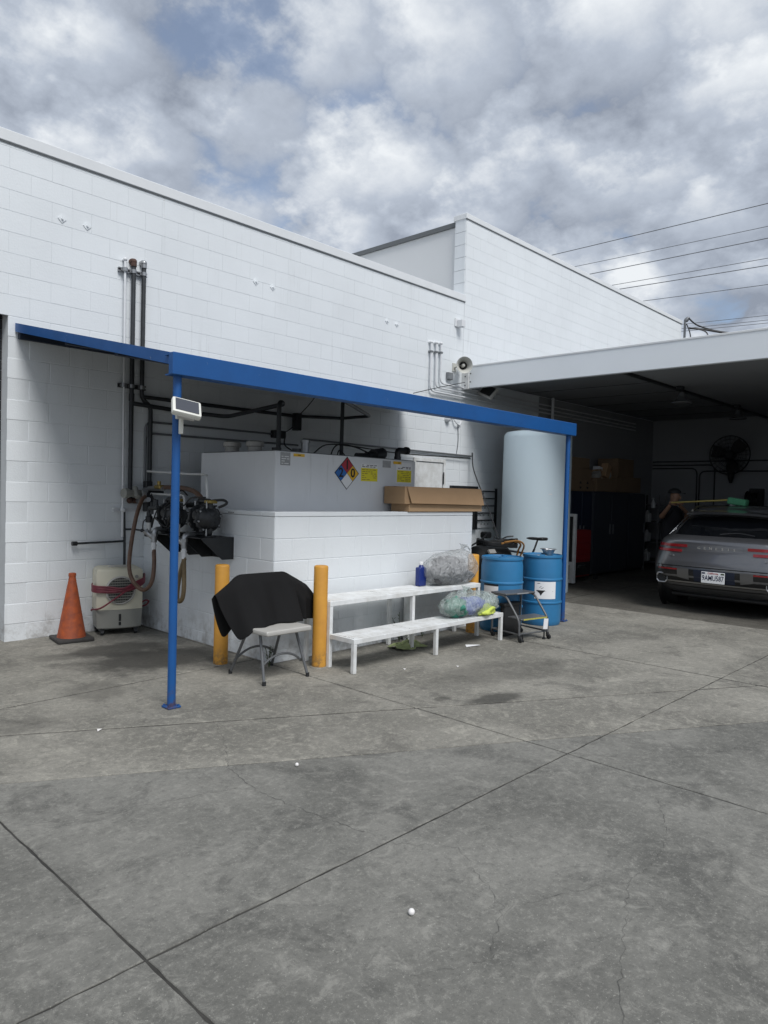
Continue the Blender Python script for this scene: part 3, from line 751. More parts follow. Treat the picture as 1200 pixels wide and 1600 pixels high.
for i in range(9):
    xa = 2.63 + i * 0.6215
    pts, off = slope(xa, xa + 0.618, -0.020, 0.0); mb = MB().prism(pts, off)
    for k in range(3):
        pts, off = slope(xa + 0.05 + k * 0.2, xa + 0.09 + k * 0.2, -0.032, -0.0195); mb.prism(pts, off)
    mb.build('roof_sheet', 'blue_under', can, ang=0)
pts, off = slope(2.60, 2.628, -0.055, 0.030); MB().prism(pts, off).build('edge_trim', 'blue', can, ang=0)
pts, off = slope(8.225, 8.25, -0.065, 0.012, 4.63); MB().prism(pts, off).build('edge_trim', 'blue', can, ang=0)
for i, yy_ in enumerate((5.45, 6.4)):
    zz = z0 + (yy_ - y0) / (y1 - y0) * (z1 - z0)
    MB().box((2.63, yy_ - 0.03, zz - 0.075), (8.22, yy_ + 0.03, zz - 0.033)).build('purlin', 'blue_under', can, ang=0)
for x in (2.95, 4.2, 5.45, 6.7, 7.9):
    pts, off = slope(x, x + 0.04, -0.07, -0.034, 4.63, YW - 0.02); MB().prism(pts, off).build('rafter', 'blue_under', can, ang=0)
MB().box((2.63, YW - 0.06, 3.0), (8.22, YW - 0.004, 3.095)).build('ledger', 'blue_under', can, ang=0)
for px_, py_ in ((2.66, 4.575), (8.18, 4.575)):
    p = MB().cyl((px_, py_, 0.012), (px_, py_, 2.366), 0.030, n=16).build('post', 'blue', can)
    bp_ = MB().box((px_ - 0.05, py_ - 0.05, 0.003), (px_ + 0.05, py_ + 0.05, 0.016), 0.002)
    for sx_ in (-1, 1):
        for sy_ in (-1, 1): bp_.cyl((px_ + .036 * sx_, py_ + .036 * sy_, .016), (px_ + .036 * sx_, py_ + .036 * sy_, .026), .008, n=6)
    bp_.build('base_plate', 'blue', p)

# solar light strapped to the post
sl = thing('solar_light', 'small ivory solar light clamped high on the near blue post', 'lamp', (2.66, 4.53, 2.1))
rt = Matrix.Rotation(R(-34), 3, Vector(CR)) ; c0 = Vector((2.655, 4.44, 2.13))
B = MB(); B.box((-0.085, -0.065, -0.022), (0.085, 0.065, 0.018), 0.014, 2)
def place(mb, M3, off): mb.v = [tuple(M3 @ Vector(v) + off) for v in mb.v]; return mb
zr = Matrix.Rotation(R(-28), 3, 'Z')
RM = zr @ Matrix.Rotation(R(46), 3, 'X') @ Matrix.Rotation(R(14), 3, 'Y') @ Matrix.Scale(1.2, 3)
place(B, RM, c0).build('housing', 'ivory', sl)
place(MB().box((-0.068, -0.050, 0.0185), (0.068, 0.050, 0.0205)), RM, c0).build('solar_panel', 'solar', sl, ang=0)
place(MB().box((-0.05, -0.068, -0.03), (0.05, -0.06, -0.008), 0.003), RM, c0).build('led_strip', 'ltgrey', sl)
ar = MB(); ar.box((2.648, 4.50, 1.955), (2.672, 4.53, 2.11), 0.004); ar.box((2.63, 4.515, 2.06), (2.69, 4.545, 2.09), 0.003); ar.build('mounting_arm', 'ivory', sl)

# ------------------------------------------------------------------ piping on the low wall
def one(name, label_, cat, mb, m, group=None, ang=35):
    c = Vector((sum(v[0] for v in mb.v), sum(v[1] for v in mb.v), 0)) / len(mb.v)
    c.z = min(v[2] for v in mb.v)
    return tag(mb.build(name, m, ang=ang, org=tuple(c)), label_, cat, group)
YP = YW - 0.055
def pipe_thing(name, lab, pts, r, m, bend=0.06, top_el=None, cat='pipe'):
    t = thing(name, lab, cat, pts[-1])
    MB().bent(pts, r, 12, bend).build('pipe_run', m, t)
    return t
t = pipe_thing('fuel_pipe', 'thick dark pipe dropping from the upper wall straight to the pump fittings, left one', [(3.80, YW + 0.02, 4.05), (3.80, YP, 4.05), (3.80, YP, 1.42), (4.08, YP, 1.42)], 0.024, 'pipe', 0.05)
el = MB(); el.cyl((3.80, YW, 4.05), (3.80, YW - 0.03, 4.05), 0.035); el.ball((3.80, YP, 4.045), 0.034); el.cyl((3.80, YP, 4.03), (3.80, YP, 3.99), 0.032); el.build('elbow', 'rustpipe', t)
el = MB(); el.ball((3.80, YP, 1.42), 0.036); el.cyl((3.83, YP, 1.42), (3.90, YP, 1.42), 0.033); el.cyl((3.93, YP, 1.42), (3.98, YP, 1.42), 0.034); el.build('elbow', 'rustpipe', t)
cpl = MB().cyl((3.80, YP, 2.60), (3.80, YP, 2.52), 0.030).build('coupling', 'pipe', t)
t = pipe_thing('fuel_pipe', 'thick dark pipe with a sideways jog under the canopy, right of its twin', [(3.92, YW + 0.02, 4.06), (3.92, YP, 4.06), (3.92, YP, 2.56), (4.03, YP, 2.48), (4.03, YP, 1.52), (4.20, YP, 1.52)], 0.024, 'pipe', 0.06)
el = MB(); el.cyl((3.92, YW, 4.06), (3.92, YW - 0.03, 4.06), 0.034); el.ball((3.92, YP, 4.055), 0.033); el.cyl((3.92, YP, 4.04), (3.92, YP, 4.0), 0.031); el.build('elbow', 'steel', t)
t = pipe_thing('air_line', 'thin white air line running down the left of the two dark wall pipes', [(3.70, YW + 0.02, 4.045), (3.70, YP, 4.045), (3.72, YP, 1.02)], 0.0125, 'conduit', 0.03)
MB().bent([(3.735, YP, 1.30), (3.745, YP, 1.02), (3.75, YP, 0.70)], 0.014, 10, 0.01).build('lower_pipe', 'pipe', t)
MB().bent([(3.742, YP, 0.97), (3.20, YP, 0.96)], 0.012, 10).build('branch_pipe', 'pipe', t)
MB().cyl((3.22, YP, 0.96), (3.17, YP, 0.96), 0.024).build('end_valve', 'blackmetal', t)
el = MB(); el.ball((3.722, YP, 1.315), 0.03); el.ball((3.70, YP, 4.045), 0.022); el.build('tee', 'conduit', t)
b2 = MB(); b2.bent([(3.745, YP, 1.10), (3.84, YP, 1.10), (3.80, 7.0, 1.10), (3.78, 6.85, 1.10)], 0.011, 10, 0.05); b2.ball((3.82, 7.25, 1.10), 0.02); b2.build('branch_pipe', 'pipe', t)
for i, (xa, xb, z, lab, mm) in enumerate(((3.64, 3.97, 3.935, 'steel strut rail holding the wall pipes near the wall top', 'steel'), (3.66, 3.98, 2.68, 'dark steel strut rail holding the wall pipes just below the canopy edge', 'pipe'), (3.63, 4.0, 1.315, 'white strut rail level with the pumps', 'conduit'))):
    mb = MB(); mb.box((xa, YW - 0.036, z - 0.022), (xb, YW - 0.001, z - 0.012)); mb.box((xa, YW - 0.036, z + 0.012), (xb, YW - 0.001, z + 0.022)); mb.box((xa, YW - 0.012, z - 0.012), (xb, YW - 0.001, z + 0.012))
    t = thing('strut_rail', lab, 'bracket', ((xa + xb) / 2, YW, z), 'pipe strut rails')
    mb.build('channel', mm, t, ang=0)
    if i < 2:
        for x in (3.70 + 0.01 * i, 3.80, 3.92):
            cl = MB(); cl.lathe((x, YP, z - 0.02), (0, 0, 1), [(0.029, 0), (0.029, 0.04)], 12); cl.box((x - 0.04, YW - 0.045, z - 0.015), (x + 0.04, YW - 0.036, z + 0.015)); cl.build('pipe_clamp', 'steel', t)
# pipes running right along the wall under the canopy
YQ = YW - 0.09
t = pipe_thing('vent_pipe', 'upper dark pipe running along the shaded wall and dropping into the tank top', [(3.93, YQ, 2.575), (6.1, YQ, 2.57), (6.94, YQ, 2.62), (6.94, 6.9, 2.62), (5.45, 5.85, 2.60), (5.40, 5.8, 1.96)], 0.022, 'pipe', 0.08)
t = pipe_thing('supply_pipe', 'lower dark pipe along the shaded wall bending down to the tank vents', [(3.80, YQ, 2.49), (4.45, YQ, 2.46), (4.85, 7.2, 2.43), (4.75, 6.0, 2.49), (4.62, 5.92, 2.50), (4.62, 5.92, 2.0)], 0.024, 'pipe', 0.10)
t = pipe_thing('conduit', 'upper thin grey conduit bending up from the pumps along the shaded wall', [(3.985, YW - 0.03, 1.55), (3.985, YW - 0.03, 2.31), (5.75, YW - 0.03, 2.31)], 0.012, 'greyconduit', 0.09, cat='conduit')
MB().box((5.75, YW - 0.09, 2.26), (5.95, YW - 0.004, 2.36), 0.01).build('junction_box', 'blackmetal', t)
pipe_thing('conduit', 'lower thin grey conduit bending up from the pumps along the shaded wall', [(4.01, YW - 0.03, 1.50), (4.01, YW - 0.03, 2.18), (6.2, YW - 0.03, 2.19)], 0.012, 'greyconduit', 0.09, cat='conduit')
pipe_thing('conduit', 'grey conduit running right along the wall behind the tank fittings', [(6.3, YW - 0.025, 2.28), (10.1, YW - 0.025, 2.26)], 0.014, 'greyconduit', cat='conduit')
one('loose_cable', 'black cable sagging along the wall behind the tank top', 'cable', MB().tube([(5.95, 7.48, 2.3), (5.9, 7.4, 2.15), (6.2, 7.3, 2.05), (6.6, 7.4, 2.22), (7.2, 7.49, 2.24), (8.2, 7.5, 2.20), (9.3, 7.51, 2.21), (10.05, 7.5, 2.22)], 0.009), 'black')
one('tank_cable', 'black cables looping out of the tank top near the dropping pipe', 'cable', MB().tube([(5.15, 5.7, 1.96), (5.25, 5.75, 2.06), (5.38, 5.78, 2.10), (5.55, 5.7, 2.07), (5.75, 5.66, 2.0)], 0.008).tube([(5.2, 5.65, 1.96), (5.3, 5.72, 2.03), (5.42, 5.75, 1.97)], 0.007), 'black')
one('chain', 'thin dark cord hanging from the canopy to the pipe', 'cord', MB().tube([(6.35, 7.2, 3.0), (6.22, 7.3, 2.75), (6.12, 7.42, 2.58)], 0.006).tube([(6.05, 7.42, 2.56), (6.02, 7.42, 2.42), (5.9, 7.46, 2.33)], 0.006), 'black')
one('pipe_hanger', 'dark hanger bracket below the shaded pipe', 'bracket', MB().box((6.07, 7.40, 2.38), (6.16, 7.50, 2.61), 0.006), 'blackmetal')

# ------------------------------------------------------------------ pumps on the enclosure side
def pump(yc, lab):
    t = thing('diaphragm_pump', lab, 'pump', (3.78, yc, 1.12), 'diaphragm pumps on wall brackets')
    xc, zc_ = 3.78, 1.29
    for sg in (-1, 1):
        prof = [(0.115, 0.045), (0.135, 0.05), (0.135, 0.075), (0.118, 0.078), (0.112, 0.10), (0.085, 0.135), (0.045, 0.148), (0.001, 0.150)]
        d = MB().lathe((xc, yc, zc_), (0, sg, 0), prof, 28); ch = d.build('chamber', 'blackmetal', t)
        for i in range(8):
            a = i * math.pi / 4 + 0.2; rv = MB(); rv.box((xc + .118 * math.cos(a) - .014, yc + sg * .048 - (.034 if sg < 0 else 0), zc_ + .118 * math.sin(a) - .014), (xc + .118 * math.cos(a) + .014, yc + sg * .048 + (.034 if sg > 0 else 0), zc_ + .118 * math.sin(a) + .014), 0.003)
            rv.v = [(x + .018 * math.cos(a), y, z + .018 * math.sin(a)) for x, y, z in rv.v]; rv.build('flange_lug', 'blackmetal', ch)
        for i in range(6):
            a = i * math.pi / 3; MB().prism([(xc + .03 * math.cos(a), yc + sg * .146, zc_ + .03 * math.sin(a)), (xc + .105 * math.cos(a), yc + sg * .108, zc_ + .105 * math.sin(a)), (xc + .105 * math.cos(a), yc + sg * .126, zc_ + .105 * math.sin(a)), (xc + .03 * math.cos(a), yc + sg * .158, zc_ + .03 * math.sin(a))], (-.006 * math.sin(a), 0, .006 * math.cos(a))).build('rib', 'blackmetal', ch, ang=0)
        bl = MB()
        for i in range(8):
            a = i * math.pi / 4 + 0.2; bl.cyl((xc + .124 * math.cos(a), yc + sg * .072, zc_ + .124 * math.sin(a)), (xc + .124 * math.cos(a), yc + sg * .098, zc_ + .124 * math.sin(a)), 0.0095, n=6)
        tag(bl.build('bolt_ring', 'steel', ch), kind='stuff')
    MB().box((xc - 0.07, yc - 0.05, zc_ - 0.09), (xc + 0.07, yc + 0.05, zc_ + 0.09), 0.01).build('centre_block', 'blackmetal', t)
    mf = MB(); mf.bent([(xc, yc - 0.10, zc_ + 0.09), (xc, yc - 0.10, zc_ + 0.165), (xc, yc + 0.10, zc_ + 0.165), (xc, yc + 0.10, zc_ + 0.09)], 0.026, 10, 0.04); mf.build('manifold', 'blackmetal', t); mf = MB(); mf.bent([(xc, yc - 0.10, zc_ - 0.09), (xc, yc - 0.10, zc_ - 0.150), (xc, yc + 0.10, zc_ - 0.150), (xc, yc + 0.10, zc_ - 0.09)], 0.026, 10, 0.04)
    mf.build('manifold', 'blackmetal', t)
    MB().lathe((xc - 0.06, yc - 0.03, zc_ + 0.03), (-1, 0, 0), [(0.045, 0), (0.045, 0.06), (0.038, 0.07), (0.02, 0.075)], 16).build('muffler', 'black', t)
    for q_ in (-1, 1):
        MB().cyl((xc - 0.04, yc + q_ * 0.10, zc_ - 0.165), (xc - 0.04, yc + q_ * 0.10, zc_ + 0.165), 0.008, n=8).build('tie_rod', 'steel', t)
        MB().box((xc - 0.05, yc + q_ * 0.10 - 0.04, zc_ - 0.178), (xc + 0.05, yc + q_ * 0.10 + 0.04, zc_ - 0.162), 0.004).build('foot', 'blackmetal', t)
    MB().box((xc - 0.045, yc - 0.155, zc_ + 0.145), (xc + 0.045, yc - 0.06, zc_ + 0.178), 0.006).build('tag_plate', 'brass', t)
    return t
pump(5.96, 'black round diaphragm pump nearest the yellow bollard on its bracket')
pump(6.55, 'black round diaphragm pump partly behind the blue post, nearer the back wall')
for yc, lab in ((5.96, 'black steel shelf bracket under the pump nearest the yellow bollard'), (6.55, 'black steel shelf bracket under the pump behind the blue post')):
    t = thing('pump_bracket', lab, 'bracket', (3.99, yc, 0.9), 'pump brackets')
    MB().box((3.63, yc - 0.17, 1.105), (3.996, yc + 0.17, 1.113)).build('shelf_plate', 'blackmetal', t, ang=0)
    MB().box((3.985, yc - 0.17, 0.90), (3.997, yc + 0.17, 1.104)).build('back_plate', 'blackmetal', t, ang=0)
    for y in (yc - 0.18, yc + 0.172):
        MB().prism([(3.996, y, 1.113), (3.996, y, 0.90), (3.87, y, 0.90), (3.66, y, 1.08), (3.63, y, 1.113)], (0, 0.008, 0)).build('gusset', 'blackmetal', t, ang=0)
# air regulators
def regulator(x, y, z, lab):
    t = thing('air_regulator', lab, 'regulator', (x, y, z), 'air filter regulators')
    MB().lathe((x, y, z), (0, 0, 1), [(0.022, 0.13), (0.036, 0.135), (0.036, 0.19), (0.026, 0.20), (0.026, 0.235), (0.018, 0.24), (0.018, 0.27)], 16).build('body', 'blackmetal', t)
    MB().lathe((x, y, z), (0, 0, 1), [(0.015, 0.012), (0.024, 0.02), (0.026, 0.13)], 16).build('filter_bowl', 'clear', t)
    MB().box((x - 0.04, y - 0.03, z - 0.015), (x + 0.05, y + 0.03, z + 0.012), 0.006).build('foot', 'blackmetal', t)
    MB().tube([(x - 0.02, y, z + 0.17), (x - 0.06, y, z + 0.14), (x - 0.065, y, z + 0.06), (x - 0.03, y, z + 0.01)], 0.006, 6).build('bypass_tube', 'black', t)
regulator(3.66, 6.80, 1.08, 'black air filter regulator with milky bowl left of the pumps')
regulator(3.66, 6.24, 1.09, 'black air filter regulator with milky bowl between the two pumps')
# strainers and hoses
def strainer(x, y, z, lab):
    t = thing('pipe_strainer', lab, 'strainer', (x, y, z), 'hose strainers')
    mb = MB(); mb.bent([(3.80, y + 0.02, z + 0.13), (x, y, z + 0.13), (x, y, z)], 0.028, 12, 0.06); mb.cyl((x, y, z + 0.09), (x, y, z + 0.06), 0.036, n=8); mb.build('elbow', 'steel', t)
    mb = MB(); mb.cyl((x, y, z + 0.04), (x - 0.05, y + 0.06, z + 0.10), 0.026); mb.cyl((x - 0.045, y + 0.055, z + 0.095), (x - 0.06, y + 0.07, z + 0.115), 0.032, n=6); mb.build('strainer_leg', 'steel', t)
    mb = MB(); mb.cyl((x, y, z + 0.02), (x, y, z - 0.10), 0.023); mb.cyl((x, y, z - 0.02), (x, y, z - 0.04), 0.029, n=6); mb.build('hose_barb', 'conduit', t)
strainer(3.62, 6.62, 1.02, 'steel strainer elbow feeding the big brown hose loop')
strainer(3.62, 6.05, 1.00, 'steel strainer elbow feeding the narrow tan hose loop')
one('suction_hose', 'long brown and black hose hanging in a wide loop beside the cooler', 'hose', MB().tube([(3.78, 7.12, 1.47), (3.68, 7.0, 1.43), (3.57, 6.90, 1.26), (3.51, 6.88, 0.98), (3.49, 6.87, 0.74), (3.50, 6.78, 0.60), (3.54, 6.66, 0.54), (3.58, 6.58, 0.62), (3.61, 6.59, 0.78), (3.62, 6.62, 0.96)], 0.021, 12, 8), 'hose_brown')
one('suction_hose', 'tan hose folded in a narrow hanging loop right of the blue post', 'hose', MB().tube([(3.62, 6.05, 0.96), (3.62, 6.04, 0.78), (3.61, 6.02, 0.62), (3.60, 6.03, 0.52), (3.60, 6.09, 0.49), (3.61, 6.14, 0.54), (3.62, 6.12, 0.72), (3.64, 6.07, 0.90)], 0.021, 12, 8), 'hose_tan')
one('delivery_hose', 'brown hose arching from the valve over to the right pump', 'hose', MB().tube([(4.02, 7.42, 1.56), (3.95, 7.0, 1.575), (3.88, 6.55, 1.575), (3.82, 6.2, 1.54), (3.79, 6.0, 1.46)], 0.024, 10), 'hose_brown')
vt = thing('valve_cluster', 'cluster of steel valves and brass fittings in the corner above the pumps', 'valves', (3.95, 7.3, 1.4))
mb = MB(); mb.cyl((4.0, 7.49, 1.50), (3.72, 7.42, 1.50), 0.04); mb.cyl((3.74, 7.43, 1.50), (3.69, 7.42, 1.50), 0.055, n=16); mb.cyl((3.82, 7.36, 1.46), (3.84, 7.46, 1.56), 0.03); mb.build('pressure_valve', 'greyplastic', vt)
mb = MB(); mb.cyl((3.96, 7.40, 1.36), (3.96, 7.40, 1.62), 0.035, n=10); mb.box((3.92, 7.36, 1.30), (4.0, 7.44, 1.64), 0.008); mb.build('manifold_block', 'blackmetal', vt)
mb = MB(); mb.cyl((3.88, 7.48, 1.42), (3.80, 7.08, 1.44), 0.026); mb.cyl((3.86, 7.3, 1.43), (3.80, 7.16, 1.52), 0.024); mb.cyl((3.80, 7.16, 1.52), (3.785, 7.13, 1.545), 0.032, n=6); mb.cyl((3.95, 7.35, 1.56), (3.93, 7.0, 1.56), 0.026); mb.cyl((3.9, 7.0, 1.36), (3.88, 6.45, 1.36), 0.025); mb.cyl((3.89, 6.75, 1.36), (3.89, 6.68, 1.36), 0.034, n=8); mb.build('union_fittings', 'steel', vt)
mb = MB(); mb.box((3.89, 7.02, 1.555), (3.96, 7.14, 1.60), 0.01); mb.cyl((3.92, 7.08, 1.60), (3.92, 7.08, 1.64), 0.02); mb.cyl((3.9, 6.9, 1.36), (3.9, 6.8, 1.36), 0.030, n=8); mb.build('brass_valve', 'brass', vt)
mb = MB(); mb.tube([(3.95, 7.3, 1.50), (3.92, 6.9, 1.50), (3.86, 6.52, 1.50), (3.81, 6.38, 1.47), (3.79, 6.34, 1.36)], 0.012); mb.tube([(3.98, 7.45, 1.75), (3.98, 6.6, 1.72), (3.90, 6.15, 1.71), (3.82, 6.0, 1.66), (3.79, 5.93, 1.46)], 0.012); mb.build('clear_air_tube', 'clear', vt)
mb = MB(); mb.cyl((3.9, 6.5, 1.40), (3.88, 6.05, 1.42), 0.028); mb.tube([(3.80, 5.86, 1.46), (3.84, 5.74, 1.47), (3.84, 5.68, 1.44), (3.80, 5.75, 1.40)], 0.013); mb.build('black_coupling', 'blackmetal', vt)

one('pump_cable', 'tangle of thin black cables draped over the two pumps', 'cable', MB().tube([(3.9, 7.2, 1.50), (3.80, 6.95, 1.40), (3.72, 6.8, 1.45), (3.70, 6.62, 1.36), (3.74, 6.45, 1.47), (3.72, 6.25, 1.40), (3.72, 6.1, 1.48), (3.75, 5.9, 1.49)], 0.008, 6, 8).tube([(3.92, 7.1, 1.34), (3.78, 6.9, 1.28), (3.68, 6.78, 1.16), (3.66, 6.7, 1.26), (3.68, 6.5, 1.18), (3.64, 6.35, 1.28), (3.66, 6.28, 1.34)], 0.007, 6, 8).tube([(3.86, 6.4, 1.5), (3.74, 6.33, 1.55), (3.66, 6.30, 1.44), (3.66, 6.26, 1.36)], 0.007, 6, 8), 'black')
one('gauge_fitting', 'cluster of dark threaded fittings in front of the left pump', 'fittings', MB().cyl((3.62, 6.72, 1.36), (3.62, 6.55, 1.38), 0.02, n=8).cyl((3.62, 6.60, 1.375), (3.62, 6.60, 1.45), 0.026, n=8).cyl((3.62, 6.67, 1.30), (3.62, 6.67, 1.42), 0.017, n=8).ball((3.62, 6.67, 1.365), 0.028).cyl((3.62, 6.70, 1.36), (3.80, 6.70, 1.36), 0.018, n=8), 'pipe')
# ------------------------------------------------------------------ cone and cooler
cn = thing('traffic_cone', 'dirty orange traffic cone with dark square base against the white wall', 'cone', (3.07, 7.24, 0))
cb = MB().box((2.90, 7.07, 0.004), (3.25, 7.42, 0.04), 0.012, 2, rot=Matrix.Rotation(R(-8), 3, 'Z')); cb.build('base', 'conebase', cn)
MB().lathe((3.07, 7.24, 0.035), (0, 0, 1), [(0.140, 0.0), (0.135, 0.015), (0.032, 0.61), (0.036, 0.615), (0.036, 0.645), (0.028, 0.65)], 28).build('cone_body', 'orange', cn)
co = thing('evaporative_cooler', 'cream and grey evaporative cooler with round grille standing in the corner', 'cooler', (3.60, 7.36, 0))
ca = R(-16); CM = Matrix.Rotation(ca, 3, 'Z'); C0 = Vector((3.60, 7.345, 0))
def cl(mb): return place(mb, CM, C0)
hw = 0.232; D = 0.14
def cooler_shell(za, zb, tw=0.0, round_top=False):
    rows = []
    n = 13
    zs = [za, za + 0.01, zb - 0.05, zb - 0.02, zb] if round_top else [za, za + 0.012, zb]
    mb = MB(); vs = []
    for j, z in enumerate(zs):
        ins = (0.0, 0.0, 0.0, 0.012, 0.045)[j] if round_top else (0.012, 0.0, 0.0)[j]
        if not round_top: ins += 0.012 * (1 - (z - za) / (zb - za))
        ring = []
        for i in range(n):
            t = -1 + 2 * i / (n - 1); ring.append(((hw - ins) * t, -D + ins - 0.030 * (1 - t * t), z))
        ring += [(hw - ins, D - ins * 0.3, z), (-hw + ins, D - ins * 0.3, z)]
        vs.append(ring)
    m = n + 2
    fl = [v for r_ in vs for v in r_]; fs = []
    for j in range(len(vs) - 1):
        for i in range(m): fs.append((j * m + i, j * m + (i + 1) % m, (j + 1) * m + (i + 1) % m, (j + 1) * m + i))
    fs.append(tuple(range(m - 1, -1, -1))); fs.append(tuple(range((len(vs) - 1) * m, len(vs) * m)))
    return mb.add(fl, fs)
cl(cooler_shell(0.27, 0.715, round_top=True)).build('upper_body', 'cream', co)
cl(cooler_shell(0.065, 0.268)).build('water_base', 'greyplastic', co)
gz, gy = 0.475, -D - 0.046
gr = cl(MB().lathe((0, gy + 0.012, gz), (0, -1, 0), [(0.150, -0.03), (0.152, 0.012), (0.140, 0.022), (0.132, 0.014), (0.132, 0.004)], 36, close=False)).build('grille_ring', 'ltgrey', co)
cl(MB().lathe((0, gy + 0.010, gz), (0, -1, 0), [(0.001, 0.006), (0.133, 0.006), (0.133, -0.02), (0.001, -0.02)], 32, close=False)).build('grille_well', 'black', co)
for i in range(9):
    z = gz - 0.112 + i * 0.028; w_ = math.sqrt(max(0, 0.131 ** 2 - (z - gz) ** 2))
    cl(MB().box((-w_, gy - 0.008, z - 0.005), (w_, gy - 0.002, z + 0.005), rot=Matrix.Rotation(R(25), 3, 'X'))).build('louvre', 'greyplastic', co, ang=0)
vb = MB()
for i in range(15):
    x = -0.119 + i * 0.017; h_ = math.sqrt(max(0, 0.130 ** 2 - x * x)); vb.box((x - 0.0015, gy + 0.0, gz - h_), (x + 0.0015, gy + 0.003, gz + h_))
cl(vb).build('grille_bars', 'greyplastic', co, ang=0)
cl(MB().cyl((0.165, -D - 0.010, 0.615), (0.165, -D - 0.030, 0.615), 0.018)).build('knob', 'greyplastic', co)
wi = MB(); wi.box((-0.012, -D - 0.034, 0.15), (0.012, -D - 0.022, 0.225), 0.005); wi.box((-0.012, -D - 0.034, 0.105), (0.012, -D - 0.022, 0.14), 0.005); cl(wi).build('water_window', 'black', co)
cl(MB().bent([(-0.10, -0.06, 0.713), (-0.09, -0.115, 0.725), (0.09, -0.115, 0.725), (0.10, -0.06, 0.713)], 0.012, 8, 0.03)).build('handle', 'ltgrey', co)
for (x, y) in ((-0.17, -0.12), (0.17, -0.12), (-0.19, 0.10), (0.19, 0.10)):
    cl(MB().cyl((x - 0.014, y, 0.026), (x + 0.014, y, 0.026), 0.025).box((x - 0.02, y - 0.012, 0.03), (x + 0.02, y + 0.012, 0.07))).build('caster', 'blackmetal', co)
# maroon hose wound round the cooler
hs = MB()
fy = -D - 0.078
for i in range(6):
    o_ = i * 0.012; a_ = 0.47 + o_
    hs.tube([(-hw - 0.02, 0.02, a_ + 0.005), (-hw - 0.03, fy + 0.06, a_), (-0.12, fy + 0.02 - 0.008 * (i % 2), a_ - 0.012), (0.02, fy - 0.012 * (i % 3), 0.465 + 0.010 * ((i * 2) % 6)), (0.13, fy + 0.004, 0.49 + 0.013 * i), (hw + 0.008, fy + 0.055, 0.545 + 0.011 * i), (hw + 0.045, 0.0, 0.585 + 0.008 * i), (hw + 0.03, 0.06, 0.57 + 0.005 * i)], 0.0085, 7, 5)
hs.tube([(0.16, fy - 0.012, 0.52), (0.05, fy - 0.016, 0.475), (-0.06, fy - 0.014, 0.40), (-0.20, fy + 0.02, 0.30), (-hw - 0.03, -0.06, 0.27), (-hw - 0.025, 0.0, 0.25)], 0.009, 7, 6)
hs.tube([(hw + 0.0, -0.05, 0.31), (hw + 0.05, -0.06, 0.34), (hw + 0.085, -0.05, 0.325), (hw + 0.06, -0.04, 0.285), (hw - 0.01, -0.02, 0.265)], 0.009, 7, 6)
cl(hs); one('air_hose', 'maroon air hose wound round the middle of the cream cooler', 'hose', hs, 'hose_red')

# ------------------------------------------------------------------ bollards
bo = None
for (x, y, h, lab) in ((3.64, 5.43, 0.90, 'yellow bollard at the left corner, partly behind the black cloth'), (4.25, 4.79, 0.915, 'yellow bollard standing between the chair and the white bench'), (6.63, 4.86, 0.905, 'yellow bollard half hidden behind the bag at the far bench end')):
    if bo is None:
        bo = thing('bollard', lab, 'bollard', (x, y, 0), 'yellow steel bollards')
        MB().lathe((x, y, 0), (0, 0, 1), [(0.064, 0.0), (0.064, h - 0.015), (0.060, h - 0.004), (0.050, h), (0.001, h + 0.002)], 28).build('pipe', 'yellow', bo, ang=50)
        MB().lathe((x, y, 0), (0, 0, 1), [(0.085, 0.001), (0.078, 0.008), (0.066, 0.010)], 20).build('grout_ring', 'conc_warm', bo)
    else:
        c = copy_tree(bo, (x, y, 0)); c['label'] = lab; c.scale = (1, 1, h / 0.90)
wp = MB().lathe((5.76, 5.05, 0), (0, 0, 1), [(0.062, 0), (0.062, 0.56), (0.058, 0.565)], 24)
one('standpipe', 'thick white painted pipe under the bench against the enclosure', 'pipe', wp, 'whitepaint')

# ------------------------------------------------------------------ bench
be = thing('tiered_bench', 'white two-tier metal bench along the front of the block enclosure', 'bench', (5.43, 4.7, 0))
def shelf(x0, x1, y0_, y1_, z, nm):
    sh = MB(); sh.box((x0, y0_, z - 0.045), (x1, y0_ + 0.03, z), 0.003); sh.box((x0, y1_ - 0.03, z - 0.045), (x1, y1_, z), 0.003); sh.box((x0, y0_ + 0.03, z - 0.04), (x0 + 0.03, y1_ - 0.03, z - 0.001)); sh.box((x1 - 0.03, y0_ + 0.03, z - 0.04), (x1, y1_ - 0.03, z - 0.001))
    f = sh.build(nm, 'whitepaint', be, ang=0)
    nsl = 5; wd = (y1_ - y0_ - 0.064) / nsl
    for seg in range(3):
        xa = x0 + 0.033 + seg * (x1 - x0 - 0.066) / 3; xb = xa + (x1 - x0 - 0.066) / 3 - 0.012
        for i in range(nsl):
            ya = y0_ + 0.032 + i * wd
            MB().box((xa, ya + 0.003, z - 0.012), (xb, ya + wd - 0.003, z + 0.003 + random.uniform(-.001, .001)), 0.002).build('slat', 'whitepaint', f, ang=0)
shelf(4.29, 6.56, 4.70, 5.06, 0.595, 'upper_seat_frame')
shelf(4.29, 6.56, 4.385, 4.695, 0.305, 'lower_seat_frame')
for x in (4.31, 5.43, 6.54):
    MB().box((x - 0.019, 4.386, 0.002), (x + 0.019, 4.424, 0.26), 0.003).build('leg', 'whitepaint', be, ang=0)
    MB().box((x - 0.019, 4.702, 0.002), (x + 0.019, 4.740, 0.55), 0.003).build('leg', 'whitepaint', be, ang=0)
    MB().box((x - 0.019, 5.02, 0.002), (x + 0.019, 5.058, 0.55), 0.003).build('leg', 'whitepaint', be, ang=0)

